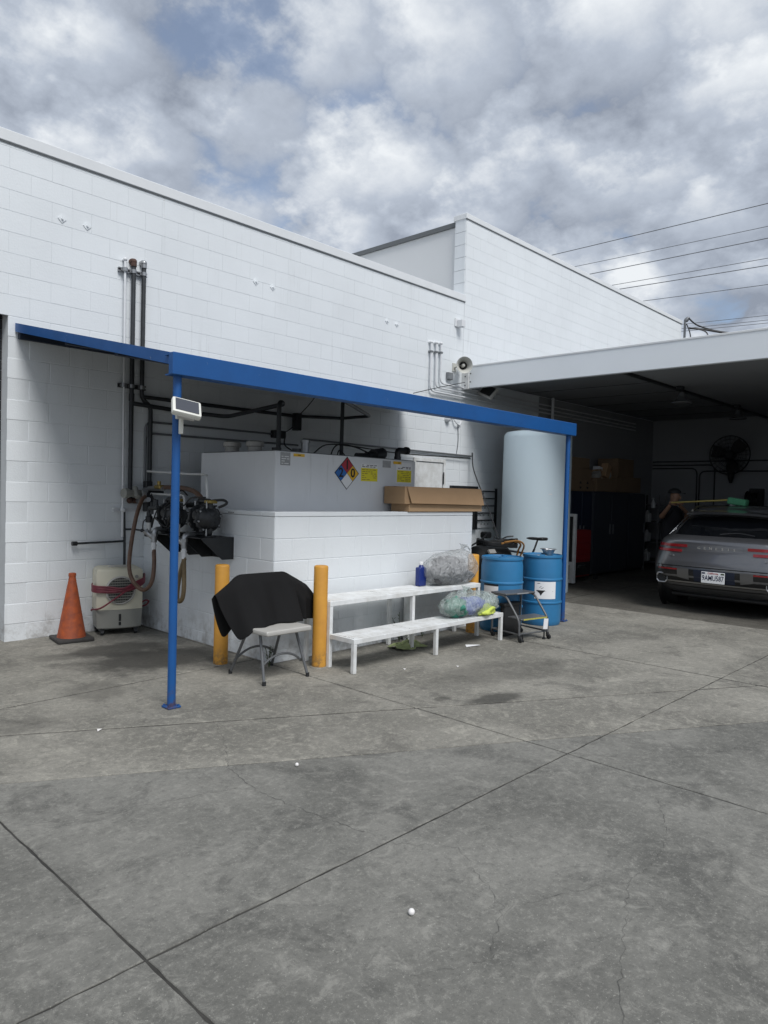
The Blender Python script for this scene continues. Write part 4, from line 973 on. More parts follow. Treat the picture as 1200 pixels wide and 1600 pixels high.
# ------------------------------------------------------------------ chair and cloth
chr_ = thing('folding_chair', 'grey folding chair under a black cloth in front of the block enclosure', 'chair', (3.76, 4.82, 0))
MB().box((3.50, 4.575, 0.395), (3.975, 4.98, 0.440), 0.020, 3).build('seat', 'ltgrey', chr_)
MB().box((3.53, 5.005, 0.60), (3.96, 5.03, 0.845), 0.012, 3).build('backrest', 'ltgrey', chr_)
for x0_, x1_ in ((3.50, 3.56), (3.955, 3.925)):
    MB().bent([(x0_, 4.60, 0.015), (x1_, 4.75, 0.42), (x1_, 4.95, 0.62), (x1_, 5.02, 0.84)], 0.0125, 10, 0.08).build('leg', 'chairmetal', chr_)
    MB().bent([(x0_ + (0.02 if x0_ < 3.7 else 0.005), 5.10, 0.015), (x1_, 4.92, 0.40)], 0.0125, 10).build('leg', 'chairmetal', chr_)
for y, z in ((4.68, 0.155), (5.04, 0.155)):
    MB().tube([(3.515, y, z - 0.03), (3.62, y, z + 0.035), (3.74, y, z + 0.06), (3.86, y, z + 0.035), (3.95, y, z - 0.03)], 0.010, 8).build('stretcher', 'chairmetal', chr_)
for x, y in ((3.50, 4.60), (3.955, 4.60), (3.52, 5.10), (3.96, 5.10)):
    MB().cyl((x, y, 0.002), (x, y, 0.035), 0.016).build('foot_cap', 'black', chr_)
# the cloth: a sheet draped over the backrest, front and rear fall
topc = [(3.24, 0.70), (3.49, 0.856), (3.53, 0.868), (3.75, 0.868), (3.98, 0.866), (4.02, 0.852), (4.24, 0.735), (4.275, 0.70)]
botc = [(3.24, 0.685), (3.27, 0.60), (3.31, 0.50), (3.35, 0.41), (3.39, 0.335), (3.42, 0.355), (3.50, 0.415), (3.62, 0.442), (3.80, 0.45), (4.04, 0.447), (4.27, 0.425)]
def lin(c, x):
    if x <= c[0][0]: return c[0][1]
    for i in range(len(c) - 1):
        if x <= c[i + 1][0]:
            t = (x - c[i][0]) / (c[i + 1][0] - c[i][0]); return c[i][1] * (1 - t) + c[i + 1][1] * t
    return c[-1][1]
NX, NT = 60, 22
vs = []; fs = []
for j in range(-NT, NT + 1):
    for i in range(NX + 1):
        x = 3.24 + (4.275 - 3.24) * i / NX; zt, zb = lin(topc, x), lin(botc, x)
        if j >= 0:
            t = j / NT; z = zt + (zb - zt) * t
            out = 0.030 * min(1, t * 6) + 0.20 * t + 0.020 * math.sin(x * 19 + 0.6 + 1.5 * t) * t + 0.016 * math.sin(x * 9 + 2) * t + 0.006 * math.sin(x * 43 - 2 * t) * t ** 0.5
            sidef = max(0, 3.50 - x) * 0.25 + max(0, x - 4.0) * 0.10
            kl = min(1.0, max(0.0, (x - 3.24) / 0.26)); kl = kl * kl * (3 - 2 * kl)
            out = out * (0.12 + 0.88 * kl); y = 5.03 - 0.04 * kl - out - sidef * t * kl * 0.5
            if x > 4.05: y = max(y, 4.868 + 0.04 * math.sin(x * 30) * t * (x < 4.15))
        else:
            t = -j / NT; z = zt - (zt - max(0.36 + 0.03 * math.sin(x * 7), lin(botc, x) - 0.02)) * t
            y = 5.038 + 0.01 * min(1, t * 6) + 0.03 * t + 0.016 * math.sin(x * 21 + 1.3) * t
        vs.append((x if x > 3.5 else 3.5 - (3.5 - x) * 0.74, y, z))
m_ = NX + 1
for j in range(2 * NT):
    for i in range(NX): fs.append((j * m_ + i, j * m_ + i + 1, (j + 1) * m_ + i + 1, (j + 1) * m_ + i))
cloth = one('black_cloth', 'large black cloth draped over the back of the folding chair', 'cloth', MB().add(vs, fs), 'cloth', ang=80)
so = cloth.modifiers.new('thick', 'SOLIDIFY'); so.thickness = 0.006
su = cloth.modifiers.new('smooth', 'SUBSURF'); su.levels = 1; su.render_levels = 1

# ------------------------------------------------------------------ cardboard boxes
def carton(name, lab, a, b, m, flap=True, group=None):
    a = Vector(a); b = Vector(b)
    t = thing(name, lab, 'box', ((a.x + b.x) / 2, (a.y + b.y) / 2, a.z), group)
    MB().box(a, b, 0.004).build('carton', m, t, ang=0)
    if flap:
        MB().box((a.x - 0.0015, a.y + 0.01, (a.z + b.z) / 2), (a.x, b.y - 0.01, b.z - 0.01)).build('end_flap', m, t, ang=0)
        MB().box((a.x + 0.02, (a.y + b.y) / 2 - 0.025, b.z), (b.x - 0.02, (a.y + b.y) / 2 + 0.025, b.z + 0.0012)).build('tape', 'cardboard2', t, ang=0)
    return t
carton('cardboard_box', 'flat tan cardboard box lying on the enclosure wall under another', (5.80, 5.13, 1.382), (7.14, 5.40, 1.462), 'cardboard2', False, 'long boxes on the enclosure')
ub = carton('cardboard_box', 'long brown cardboard box lying on top of the flat one on the enclosure wall', (5.715, 5.12, 1.464), (7.10, 5.43, 1.655), 'cardboard', True, 'long boxes on the enclosure')
fp = MB(); fp.add([(5.74, 5.116, 1.652), (7.085, 5.116, 1.652), (7.13, 5.094, 1.46), (5.80, 5.094, 1.475), (5.74, 5.112, 1.652), (7.085, 5.112, 1.652), (7.13, 5.09, 1.46), (5.80, 5.09, 1.475)], [(0, 1, 2, 3), (4, 5, 6, 7), (0, 1, 5, 4), (1, 2, 6, 5), (2, 3, 7, 6), (3, 0, 4, 7)])
fp.build('front_flap', 'cardboard', ub, ang=0)

# ------------------------------------------------------------------ things on the bench
bl = thing('spray_bottle', 'small dark blue bottle with white cap on the upper bench', 'bottle', (5.78, 4.92, 0.6))
MB().box((5.725, 4.885, 0.599), (5.835, 4.955, 0.80), 0.016, 3).lathe((5.78, 4.92, 0.79), (0, 0, 1), [(0.032, 0), (0.022, 0.03), (0.016, 0.035)], 16).build('body', 'bottle', bl)
MB().lathe((5.78, 4.92, 0.825), (0, 0, 1), [(0.022, 0), (0.024, 0.012), (0.020, 0.03), (0.012, 0.034)], 16).build('cap', 'paper', bl)
def hsh(v, f, s): return math.sin(v.x * f + s) * math.sin(v.y * f * 1.3 + s * 2) * math.sin(v.z * f * 0.9 + s * 3)
def bag(name, lab, c, sx, sy, sz, film, rags, knot, floor):
    t = thing(name, lab, 'bag', (c[0], c[1], floor))
    def fn(v):
        k = 1 + 0.07 * hsh(v, 3.1, 0.4) + 0.035 * hsh(v, 8.3, 1.7)
        return k
    mb = MB().ball(c, 1, 5, (sx, sy, sz), fn)
    kx, ky, kz = knot; new = []
    for (x, y, z) in mb.v:
        if z < floor + 0.004: z = floor + 0.004 + 0.002 * math.sin(x * 40)
        d = math.hypot(x - kx, y - ky); r0_ = 0.30
        if z > c[2] and d < r0_:
            w_ = (1 - d / r0_) ** 2; z += (kz - z) * w_ * 0.95
            pl = 0.012 * math.sin(math.atan2(y - ky, x - kx) * 14) * min(1, d / 0.1) * (1 - d / r0_); z += pl
        new.append((x, y, z))
    mb.v = new; sh = mb.build('film', film, t, ang=180)
    kn = MB(); kn.lathe((kx, ky, kz - 0.015), (0.15, -0.1, 1), [(0.028, 0), (0.018, 0.02), (0.03, 0.045), (0.05, 0.065)], 14, close=False); kn.tube([(kx, ky, kz + 0.01), (kx + 0.05, ky - 0.03, kz + 0.02), (kx + 0.09, ky - 0.04, kz - 0.02)], 0.010, 6); kn.build('knot', film, t, ang=180)
    for (rc, rs, rm, rn) in rags:
        q = random.uniform(0, 6)
        r_ = MB().ball(rc, 1, 4, rs, lambda v: 1 + 0.26 * hsh(v, 3.6, q) + 0.18 * hsh(v, 7.0, q + 1) + 0.08 * hsh(v, 15.0, q + 2) + 0.04 * hsh(v, 29.0, q + 3))
        r_.v = [(x, y, max(z, floor + 0.010)) for x, y, z in r_.v]; r_.build(rn, rm, t, ang=180)
bag('plastic_bag', 'clear plastic bag stuffed with dark grey rags on the upper bench', (6.21, 4.86, 0.765), 0.44, 0.20, 0.19, 'film',
    [((6.18, 4.86, 0.72), (0.33, 0.14, 0.12), 'rag_dark', 'rags'), ((6.14, 4.86, 0.82), (0.24, 0.12, 0.08), 'rag_dark', 'rags')], (6.36, 4.82, 0.985), 0.599)
bag('plastic_bag', 'pale green plastic bag of coloured towels on the lower bench', (6.13, 4.53, 0.425), 0.48, 0.18, 0.14, 'film2',
    [((5.86, 4.50, 0.42), (0.11, 0.12, 0.10), 'rag_green', 'green_towel'), ((6.13, 4.52, 0.40), (0.20, 0.13, 0.10), 'rag_blue', 'blue_towel'), ((6.42, 4.52, 0.42), (0.14, 0.12, 0.09), 'film2', 'crumpled_film'), ((6.27, 4.41, 0.345), (0.14, 0.055, 0.075), 'rag_yellow', 'yellow_towel')], (6.0, 4.50, 0.575), 0.309)

# ------------------------------------------------------------------ drums
dr0 = None
def drum(x, y, h):
    t = thing('drum', '', 'drum', (x, y, 0), 'blue plastic drums')
    r = 0.245
    MB().lathe((x, y, 0), (0, 0, 1), [(r * .94, 0.003), (r * .985, 0.03), (r, 0.06), (r, h * .31), (r + .009, h * .318), (r + .009, h * .336), (r, h * .345), (r, h * .64), (r + .009, h * .648), (r + .009, h * .665), (r, h * .675), (r, h - .11), (r * .96, h - .05), (r * .95, h - .035), (r * .995, h - .03), (r * 1.0, h - .012), (r * .99, h), (r * .95, h + .002), (r * .93, h - .014), (0.001, h - .014)], 44).build('shell', 'barrel', t)
    for dx_, dy_ in ((0.13, 0.06), (-0.12, -0.07)): MB().cyl((x + dx_, y + dy_, h - 0.014), (x + dx_, y + dy_, h + 0.004), 0.035, n=16).build('bung', 'barrel', t)
    return t
def curved_label(x, y, r, a0, a1, z0_, z1_, m, nm, parent, n=10):
    vs = []; fs = []
    for i in range(n + 1):
        a = a0 + (a1 - a0) * i / n
        for rr in (r, r - 0.0015):
            for z in (z0_, z1_): vs.append((x + rr * math.cos(a), y + rr * math.sin(a), z))
    for i in range(n):
        p, q = 4 * i, 4 * i + 4; fs += [(p, q, q + 1, p + 1), (p + 2, p + 3, q + 3, q + 2), (p, p + 2, q + 2, q), (p + 1, q + 1, q + 3, p + 3)]
    fs += [(0, 1, 3, 2), (4 * n, 4 * n + 2, 4 * n + 3, 4 * n + 1)]
    return MB().add(vs, fs).build(nm, m, parent, ang=60)
d1 = drum(7.11, 4.79, 0.865)
d2_ = copy_tree(d1, (7.86, 4.70, 0))
d1['label'] = 'blue plastic drum beside the far yellow bollard, its label half covered'
d2_['label'] = 'blue plastic drum with white corrosive label next to the far blue post'
va = math.atan2(-4.79, -7.11)
lb = curved_label(7.11, 4.79, 0.248, va - 0.95, va - 0.15, 0.42, 0.56, 'paper', 'drum_label', d1)
curved_label(7.11, 4.79, 0.2495, va - 0.95, va - 0.15, 0.535, 0.558, 'ink', 'label_header', lb)
ORI[d2_.name] = Vector((7.86, 4.70, 0))
va = math.atan2(-4.70, -7.86)
lb = curved_label(7.86, 4.70, 0.248, va - 0.33, va + 0.75, 0.335, 0.545, 'paper', 'drum_label', d2_, 14)
def onlab(pts, nm):   # flat print on the curved label: pts (angle offset, z)
    vs = [(7.86 + 0.2495 * math.cos(va + a), 4.70 + 0.2495 * math.sin(va + a), z) for a, z in pts] + [(7.86 + 0.2485 * math.cos(va + a), 4.70 + 0.2485 * math.sin(va + a), z) for a, z in pts]
    n = len(pts); MB().add(vs, [tuple(range(n)), tuple(range(2 * n - 1, n - 1, -1))] + [(i, (i + 1) % n, (i + 1) % n + n, i + n) for i in range(n)]).build(nm, 'ink', lb, ang=0)
wz_ = [(-.24, .434), (-.09, .405), (-.02, .372), (.05, .405), (.18, .434)]
for i in range(14):
    a0_ = -.24 + .03 * i; a1_ = a0_ + .03
    onlab([(a0_, lin(wz_, a0_)), (a1_, lin(wz_, a1_)), (a1_, .440), (a0_, .440)], 'corrosive_mark')
onlab([(-.10, .475), (.0, .492), (.0, .487), (-.10, .470)], 'corrosive_mark'); onlab([(-.02, .462), (.10, .478), (.10, .473), (-.02, .457)], 'corrosive_mark')
onlab([(-.20, .527), (-.06, .527), (-.06, .522), (-.20, .522)], 'print_line'); onlab([(.2, .43), (.6, .43), (.6, .427), (.2, .427)], 'print_line')
fn_ = thing('funnel', 'dark metal funnel bowl standing on the lid of the drum by the post', 'funnel', (7.93, 4.66, 0.86))
MB().lathe((7.93, 4.66, 0.853), (0, 0, 1), [(0.05, 0.0), (0.055, 0.012), (0.085, 0.07), (0.105, 0.075), (0.103, 0.080), (0.080, 0.074), (0.050, 0.016), (0.001, 0.014)], 10, close=False).build('bowl', 'steel', fn_)
one('paper_sheet', 'white paper sheet lying on the lid of the drum by the post', 'paper', MB().box((7.66, 4.60, 0.853), (7.82, 4.72, 0.856)), 'paper', ang=0)

# ------------------------------------------------------------------ step stool
SM = Matrix.Rotation(R(-11), 3, 'Z'); S0 = Vector((6.86, 4.36, 0))
ss = thing('rolling_step_stool', 'grey two-step rolling stool with yellow tread edge in front of the blue drums', 'step stool', S0)
def sl_(mb): return place(mb, SM, S0)
w2 = 0.225
sl_(MB().box((-w2 - .01, 0.0, 0.482), (w2 + .01, 0.24, 0.502), 0.006)).build('top_step', 'chairmetal', ss)
sl_(MB().box((-w2 + .02, -0.215, 0.235), (w2 - .0, 0.0, 0.253), 0.006)).build('lower_step', 'chairmetal', ss)
sl_(MB().box((-w2 + .05, -0.2185, 0.236), (w2 - .03, -0.2155, 0.252))).build('tread_edge', 'hivis', ss, ang=0)
sl_(MB().box((-0.06, -0.0035, 0.487), (0.12, -0.0005, 0.497))).build('step_nameplate', 'greylabel', ss, ang=0)
for sx_ in (-1, 1):
    sl_(MB().bent([(sx_ * w2, 0.20, 0.478), (sx_ * w2, 0.01, 0.478), (sx_ * w2, -0.20, 0.235), (sx_ * w2, -0.205, 0.055)], 0.0125, 10, 0.06)).build('side_frame', 'chairmetal', ss)
    sl_(MB().bent([(sx_ * w2, 0.21, 0.478), (sx_ * w2, 0.215, 0.055)], 0.0125, 10)).build('rear_leg', 'chairmetal', ss)
    sl_(MB().bent([(sx_ * w2, -0.20, 0.085), (sx_ * w2, 0.21, 0.085)], 0.010, 8)).build('side_rail', 'chairmetal', ss)
    for y in (-0.205, 0.215):
        c_ = MB(); c_.cyl((sx_ * w2 - .011, y - .02, .026), (sx_ * w2 + .011, y - .02, .026), 0.025, n=18); c_.cyl((sx_ * w2, y, .05), (sx_ * w2, y, .075), 0.017); c_.box((sx_ * w2 - .017, y - .022, .03), (sx_ * w2 + .017, y + .008, .056), .003)
        sl_(c_).build('caster', 'black', ss)
    sl_(MB().cyl((sx_ * (w2 - .055), -0.205, .0), (sx_ * (w2 - .055), -0.205, .02), 0.018).cyl((sx_ * (w2 - .055), -0.205, .02), (sx_ * (w2 - .055), -0.205, .085), 0.008)).build('rubber_foot', 'black', ss)
cr = MB(); cr.bent([(-w2, -0.19, 0.085), (w2, -0.19, 0.085)], 0.009, 8); cr.bent([(-w2, 0.21, 0.085), (w2, 0.21, 0.085)], 0.009, 8); sl_(cr).build('cross_rail', 'chairmetal', ss)
sl_(MB().box((w2 - .085, -0.222, 0.115), (w2 - .015, -0.219, 0.232), rot=Matrix.Rotation(R(6), 3, 'Y'))).build('paper_tag', 'paper', ss, ang=0)
crate = thing('plastic_tub', 'black plastic tub standing behind the step stool against the drum', 'tub', (6.88, 4.42, 0))

# ------------------------------------------------------------------ water tank
wt_ = thing('water_tank', 'tall pale translucent cylindrical water tank behind the blue drums', 'tank', (10.55, 6.47, 0))
MB().lathe((10.55, 6.47, 0), (0, 0, 1), [(0.57, 0.0), (0.575, 0.06), (0.568, 0.30), (0.568, 2.30), (0.566, 2.32), (0.566, 2.56), (0.56, 2.61), (0.53, 2.655), (0.30, 2.70), (0.28, 2.705)], 64).build('shell', 'poly', wt_, ang=40)
MB().lathe((10.55, 6.47, 2.70), (0, 0, 1), [(0.20, 0), (0.20, 0.05), (0.15, 0.06)], 28).build('lid', 'poly', wt_)
va = math.atan2(-6.47, -10.55)
curved_label(10.55, 6.47, 0.571, va + 0.36, va + 0.46, 1.62, 1.635, 'paper', 'level_mark', wt_)
one('tank_cable', 'thin black cable hanging down the wall beside the pale water tank', 'cable', MB().tube([(10.1, 7.5, 2.26), (10.05, 7.46, 2.3), (10.03, 7.4, 2.0), (9.9, 7.0, 1.4), (9.6, 6.6, 1.0), (9.3, 6.35, 0.9)], 0.010), 'black')

# key and paper racks on the wall
kr = thing('wall_rack', 'white slotted wall rack with black rails behind the cardboard boxes', 'rack', (10.58, YW, 1.0))
MB().box((10.32, YW - 0.02, 1.0), (10.86, YW - 0.004, 1.70)).build('back_board', 'paper', kr, ang=0)
for i in range(5):
    for k_ in range(5):
        MB().box((10.335 + k_ * 0.104, YW - 0.05, 1.125 + i * 0.13), (10.335 + k_ * 0.104 + 0.085, YW - 0.021, 1.145 + i * 0.13), 0.003).build('hook_rail', 'blackmetal', kr, ang=0)
MB().box((10.865, YW - 0.05, 0.99), (10.90, YW - 0.004, 1.71)).build('side_rail', 'blackmetal', kr, ang=0)
pl = MB()
for (x, z) in ((10.45, 1.60), (10.5, 1.60), (10.42, 1.21), (10.52, 1.21), (10.66, 1.21), (10.55, 1.34), (10.45, 1.05), (10.55, 1.05), (10.65, 1.05)): pl.box((x, YW - 0.0215, z), (x + 0.035, YW - 0.0203, z + 0.03))
pl.build('rack_print', 'greylabel', kr, ang=0)
kb = thing('notice_board', 'black framed board left of the white wall rack, mostly behind the boxes', 'board', (9.95, YW, 1.0))
MB().box((9.58, YW - 0.03, 1.0), (10.27, YW - 0.004, 1.70)).build('panel', 'black', kb, ang=0)
fr = MB(); fr.box((9.55, YW - 0.06, 1.70), (10.30, YW - 0.004, 1.735)); fr.box((9.55, YW - 0.06, 0.975), (10.30, YW - 0.004, 0.999)); fr.box((9.55, YW - 0.06, 0.9995), (9.58, YW - 0.004, 1.6995)); fr.box((10.27, YW - 0.06, 0.9995), (10.30, YW - 0.004, 1.6995)); fr.build('frame', 'blackmetal', kb, ang=0)

# pressure washer behind the drums
pw = thing('pressure_washer', 'black wheeled machine with coiled hose behind the blue drums', 'machine', (8.25, 5.75, 0))
MB().box((7.85, 5.45, 0.12), (8.75, 6.05, 0.62), 0.05, 2).build('chassis', 'blackmetal', pw)
MB().lathe((7.80, 5.72, 0.72), (1, 0.05, 0), [(0.10, 0.0), (0.17, 0.05), (0.19, 0.25), (0.19, 0.6), (0.15, 0.75), (0.08, 0.8)], 24).build('motor_cover', 'black', pw)
MB().box((7.86, 5.50, 0.80), (8.0, 5.53, 0.86), 0.002, rot=Matrix.Rotation(R(-35), 3, 'X')).build('rating_label', 'ltgrey', pw)
hb = MB()
for i in range(4):
    pts = []
    for k_ in range(17):
        a = 2 * math.pi * k_ / 16; pts.append((8.35 + 0.36 * math.cos(a), 5.72 + 0.22 * math.sin(a), 0.90 + 0.012 * i + 0.035 * math.sin(a * 2 + i)))
    hb.tube(pts, 0.018, 8, 3)
hb.build('coiled_hose', 'black', pw)
MB().tube([(8.15, 5.52, 0.93), (8.45, 5.50, 0.95), (8.68, 5.55, 0.90), (8.78, 5.65, 0.80), (8.80, 5.7, 0.65)], 0.014, 8).tube([(8.2, 5.50, 0.95), (8.5, 5.48, 0.96), (8.72, 5.52, 0.89), (8.82, 5.62, 0.76), (8.83, 5.7, 0.6)], 0.012, 8).build('orange_cord', 'orangecord', pw)
MB().tube([(7.9, 5.9, 0.85), (8.1, 5.8, 0.98), (8.3, 5.85, 1.06), (8.4, 6.0, 1.0), (8.3, 5.9, 0.9)], 0.012, 8).box((8.2, 5.8, 0.98), (8.34, 5.92, 1.07), 0.02).build('control_head', 'black', pw)
for x in (8.0, 8.6):
    for y in (5.42, 6.02): MB().cyl((x, y, 0.13), (x, y + 0.06, 0.13), 0.125, n=24).build('wheel', 'black', pw)
# bicycle, only the saddle shows above the drum
bk = thing('bicycle', 'bicycle whose black saddle shows above the drum by the blue post', 'bicycle', (8.95, 5.75, 0))
def ring(c, r, t):
    pts = [(c[0], c[1] + r * math.cos(a), c[2] + r * math.sin(a)) for a in [2 * math.pi * k_ / 24 for k_ in range(25)]]
    return MB().tube(pts, t, 8, 2)
for y in (5.35, 6.30):
    wh = ring((9.0, y, 0.32), 0.30, 0.02).build('wheel', 'black', bk)
    s_ = MB()
    for k_ in range(10):
        a = math.pi * k_ / 10; s_.cyl((9.0, y - .29 * math.cos(a), .32 - .29 * math.sin(a)), (9.0, y + .29 * math.cos(a), .32 + .29 * math.sin(a)), .0015, n=4)
    s_.build('spokes', 'steel', wh)
fm = MB(); fm.cyl((9.0, 5.75, 0.30), (9.0, 5.52, 0.82), 0.016); fm.cyl((9.0, 5.75, 0.30), (9.0, 6.12, 0.75), 0.018); fm.cyl((9.0, 5.55, 0.74), (9.0, 6.12, 0.78), 0.016); fm.cyl((9.0, 5.35, 0.32), (9.0, 5.75, 0.30), 0.010); fm.cyl((9.0, 5.35, 0.32), (9.0, 5.54, 0.76), 0.009); fm.cyl((9.0, 6.10, 0.86), (9.0, 6.30, 0.32), 0.014); fm.build('frame', 'slate', bk)
MB().cyl((9.0, 5.52, 0.82), (9.0, 5.47, 0.96), 0.013).build('seat_post', 'chairmetal', bk)
MB().box((8.92, 5.34, 0.955), (9.08, 5.44, 1.0), 0.025, 3).ball((9.0, 5.53, 0.975), 1, 3, (0.035, 0.13, 0.022)).build('saddle', 'black', bk)
MB().tube([(8.75, 6.05, 0.97), (8.85, 6.1, 0.96), (9.0, 6.1, 0.93), (9.15, 6.1, 0.96), (9.25, 6.05, 0.97)], 0.012).cyl((9.0, 6.1, 0.8), (9.0, 6.1, 0.94), 0.014).build('handlebar', 'blackmetal', bk)
MB().lathe((8.985, 5.75, 0.30), (1, 0, 0), [(0.085, 0), (0.085, 0.008)], 20).build('chainring', 'steel', bk)
# finish the tub
MB().box((6.72, 4.475, 0.003), (7.02, 4.535, 0.36), 0.012, 2).box((6.705, 4.462, 0.34), (7.035, 4.545, 0.375), 0.008).build('body', 'black', crate)

# ------------------------------------------------------------------ fixtures high on the wall
for i, (x, zt, zb) in enumerate(((8.92, 4.04, 3.255), (9.05, 4.05, 3.33), (9.17, 4.06, 3.41))):
    t = thing('wall_conduit', ('left', 'middle', 'right')[i] + ' of three white conduits dropping beside the loudspeaker and turning into the bay', 'conduit', (x, YW, zb), 'white conduits beside the loudspeaker')
    MB().bent([(x, YW + 0.02, zt), (x, YW - 0.045, zt), (x, YW - 0.045, zb), (16.6, YW - 0.045, zb - 0.02)], 0.0155, 10, 0.10).build('conduit_run', 'conduit', t)
    cb_ = MB(); cb_.box((x - 0.028, YW - 0.068, zt - 0.165), (x + 0.028, YW - 0.002, zt - 0.135), 0.004); cb_.build('clamp', 'greyconduit', t); cb_ = MB(); cb_.ball((x, YW - 0.045, zt), 0.026); cb_.cyl((x, YW, zt), (x, YW - 0.03, zt), 0.028); cb_.build('elbow', 'conduit', t)
hn = thing('horn_speaker', 'round ivory horn loudspeaker on the wall beside the white fascia', 'loudspeaker', (9.62, YW - 0.05, 3.7))
ha = Vector((-0.62, -0.78, -0.05)).normalized(); h0 = Vector((9.66, YW - 0.10, 3.75))
MB().lathe(h0, ha, [(0.05, -0.03), (0.055, 0.02), (0.075, 0.08), (0.105, 0.15), (0.130, 0.19), (0.138, 0.195), (0.138, 0.205), (0.128, 0.20), (0.098, 0.155), (0.068, 0.10), (0.055, 0.05), (0.001, 0.048)], 32, close=False).build('bell', 'horn', hn)
MB().lathe(h0, ha, [(0.067, 0.1005), (0.056, 0.052), (0.002, 0.050)], 28, close=False).build('throat', 'black', hn)
MB().lathe(h0, ha, [(0.032, 0.05), (0.030, 0.13), (0.018, 0.155), (0.001, 0.158)], 20, close=False).build('driver_cone', 'horn', hn)
MB().bent([(9.58, YW, 3.72), (9.58, YW - 0.10, 3.75), (9.65, YW - 0.12, 3.75)], 0.016, 8, 0.02).box((9.53, YW - 0.012, 3.66), (9.63, YW - 0.001, 3.80)).build('bracket', 'horn', hn)
jb_ = thing('junction_box', 'small grey junction box just below the horn loudspeaker', 'box', (9.43, YW, 3.5))
MB().box((9.36, YW - 0.06, 3.50), (9.49, YW - 0.002, 3.62), 0.008).build('body', 'greyconduit', jb_); MB().box((9.365, YW - 0.066, 3.505), (9.485, YW - 0.061, 3.615), 0.003).build('cover', 'steel', jb_)
ws = thing('wall_light', 'small white box light high on the wall near the parapet corner', 'lamp', (9.62, YW, 4.42))
MB().box((9.56, YW - 0.02, 4.42), (9.67, YW - 0.002, 4.56), 0.004).build('back_plate', 'conduit', ws); MB().box((9.60, YW - 0.13, 4.41), (9.70, YW - 0.02, 4.53), 0.006).build('body', 'conduit', ws); MB().box((9.701, YW - 0.12, 4.42), (9.705, YW - 0.03, 4.52)).build('lens', 'greyconduit', ws)
one('guy_wire', 'thin dark wire running from the blue beam up to the fascia end', 'wire', MB().tube([(8.05, 7.1, 3.08), (8.9, 7.3, 3.29), (9.79, 7.47, 3.50)], 0.006), 'blackmetal')
fl_ = thing('flood_light', 'square flood light under the near end of the white fascia', 'lamp', (10.2, 7.25, 3.3))
FM = Matrix.Rotation(R(30), 3, 'Y') @ Matrix.Rotation(R(25), 3, 'X')
place(MB().box((-0.03, -0.17, -0.11), (0.03, 0.17, 0.11), 0.01), FM, Vector((10.22, 7.28, 3.38))).build('housing', 'ltgrey', fl_); place(MB().box((-0.034, -0.14, -0.085), (-0.031, 0.14, 0.085)), FM, Vector((10.22, 7.28, 3.38))).build('lens', 'black', fl_, ang=0); MB().cyl((10.24, 7.28, 3.40), (10.24, 7.28, 3.56), 0.015).build('stem', 'blackmetal', fl_)
cam_b = thing('security_camera', 'small white camera on the wall just under the blue beam', 'camera', (9.4, YW, 2.85))
MB().lathe((9.42, YW - 0.002, 2.85), (0, -1, 0), [(0.06, 0), (0.06, 0.03), (0.045, 0.06), (0.02, 0.075)], 20).build('dome', 'conduit', cam_b); MB().tube([(9.55, YW - 0.02, 2.9), (9.62, YW - 0.05, 2.80), (9.74, YW - 0.03, 2.77), (9.80, YW - 0.015, 2.84)], 0.012).build('flex_conduit', 'conduit', cam_b)
one('wall_wire', 'thin grey wire drooping down the wall below the camera', 'wire', MB().tube([(9.72, YW - 0.012, 2.78), (9.74, YW - 0.012, 2.5), (9.70, YW - 0.012, 2.27)], 0.006), 'greyconduit')

# ------------------------------------------------------------------ inside the bay
def cabinet(x0, x1, y0_, z1_, m, lab, doors=2):
    t = thing('cabinet', lab, 'cabinet', ((x0 + x1) / 2, 7.1, 0), 'dark storage cabinets')
    MB().box((x0, y0_, 0.05), (x1, 7.5, z1_), 0.008).build('carcass', m, t)
    w_ = (x1 - x0) / doors
    for i in range(doors):
        d = MB().box((x0 + i * w_ + 0.012, y0_ - 0.022, 0.10), (x0 + (i + 1) * w_ - 0.012, y0_ - 0.001, z1_ - 0.03), 0.005).build('door', m, t)
        MB().box((x0 + i * w_ + (w_ - 0.09 if i % 2 == 0 else 0.06), y0_ - 0.045, 0.85), (x0 + i * w_ + (w_ - 0.06 if i % 2 == 0 else 0.09), y0_ - 0.023, 1.05), 0.004).build('handle', 'greyconduit', d)
    return t
cabinet(12.35, 13.20, 6.82, 1.71, 'navy', 'navy cabinet nearest the pale water tank, behind the red chest', 2)
cabinet(13.22, 14.80, 6.80, 1.72, 'slate', 'wide slate grey cabinet in the middle of the bay wall', 2)
cabinet(14.83, 15.65, 6.80, 1.71, 'slate', 'narrow slate grey cabinet beside the bottle shelf', 1)
sh = thing('shelf_rack', 'black steel shelf rack holding bottles behind the car', 'shelf', (16.4, 7.1, 0))
for x in (15.70, 16.45, 16.85, 17.25):
    for y in (6.82, 7.45): MB().box((x, y - 0.02, 0), (x + 0.035, y + 0.02, 1.70)).build('upright', 'steel' if y < 7 else 'blackmetal', sh, ang=0)
for z in (0.15, 0.60, 1.05, 1.45): MB().box((15.73, 6.84, z), (17.24, 7.44, z + 0.02)).build('shelf_board', 'blackmetal', sh, ang=0)
bt0 = None; nb = 0
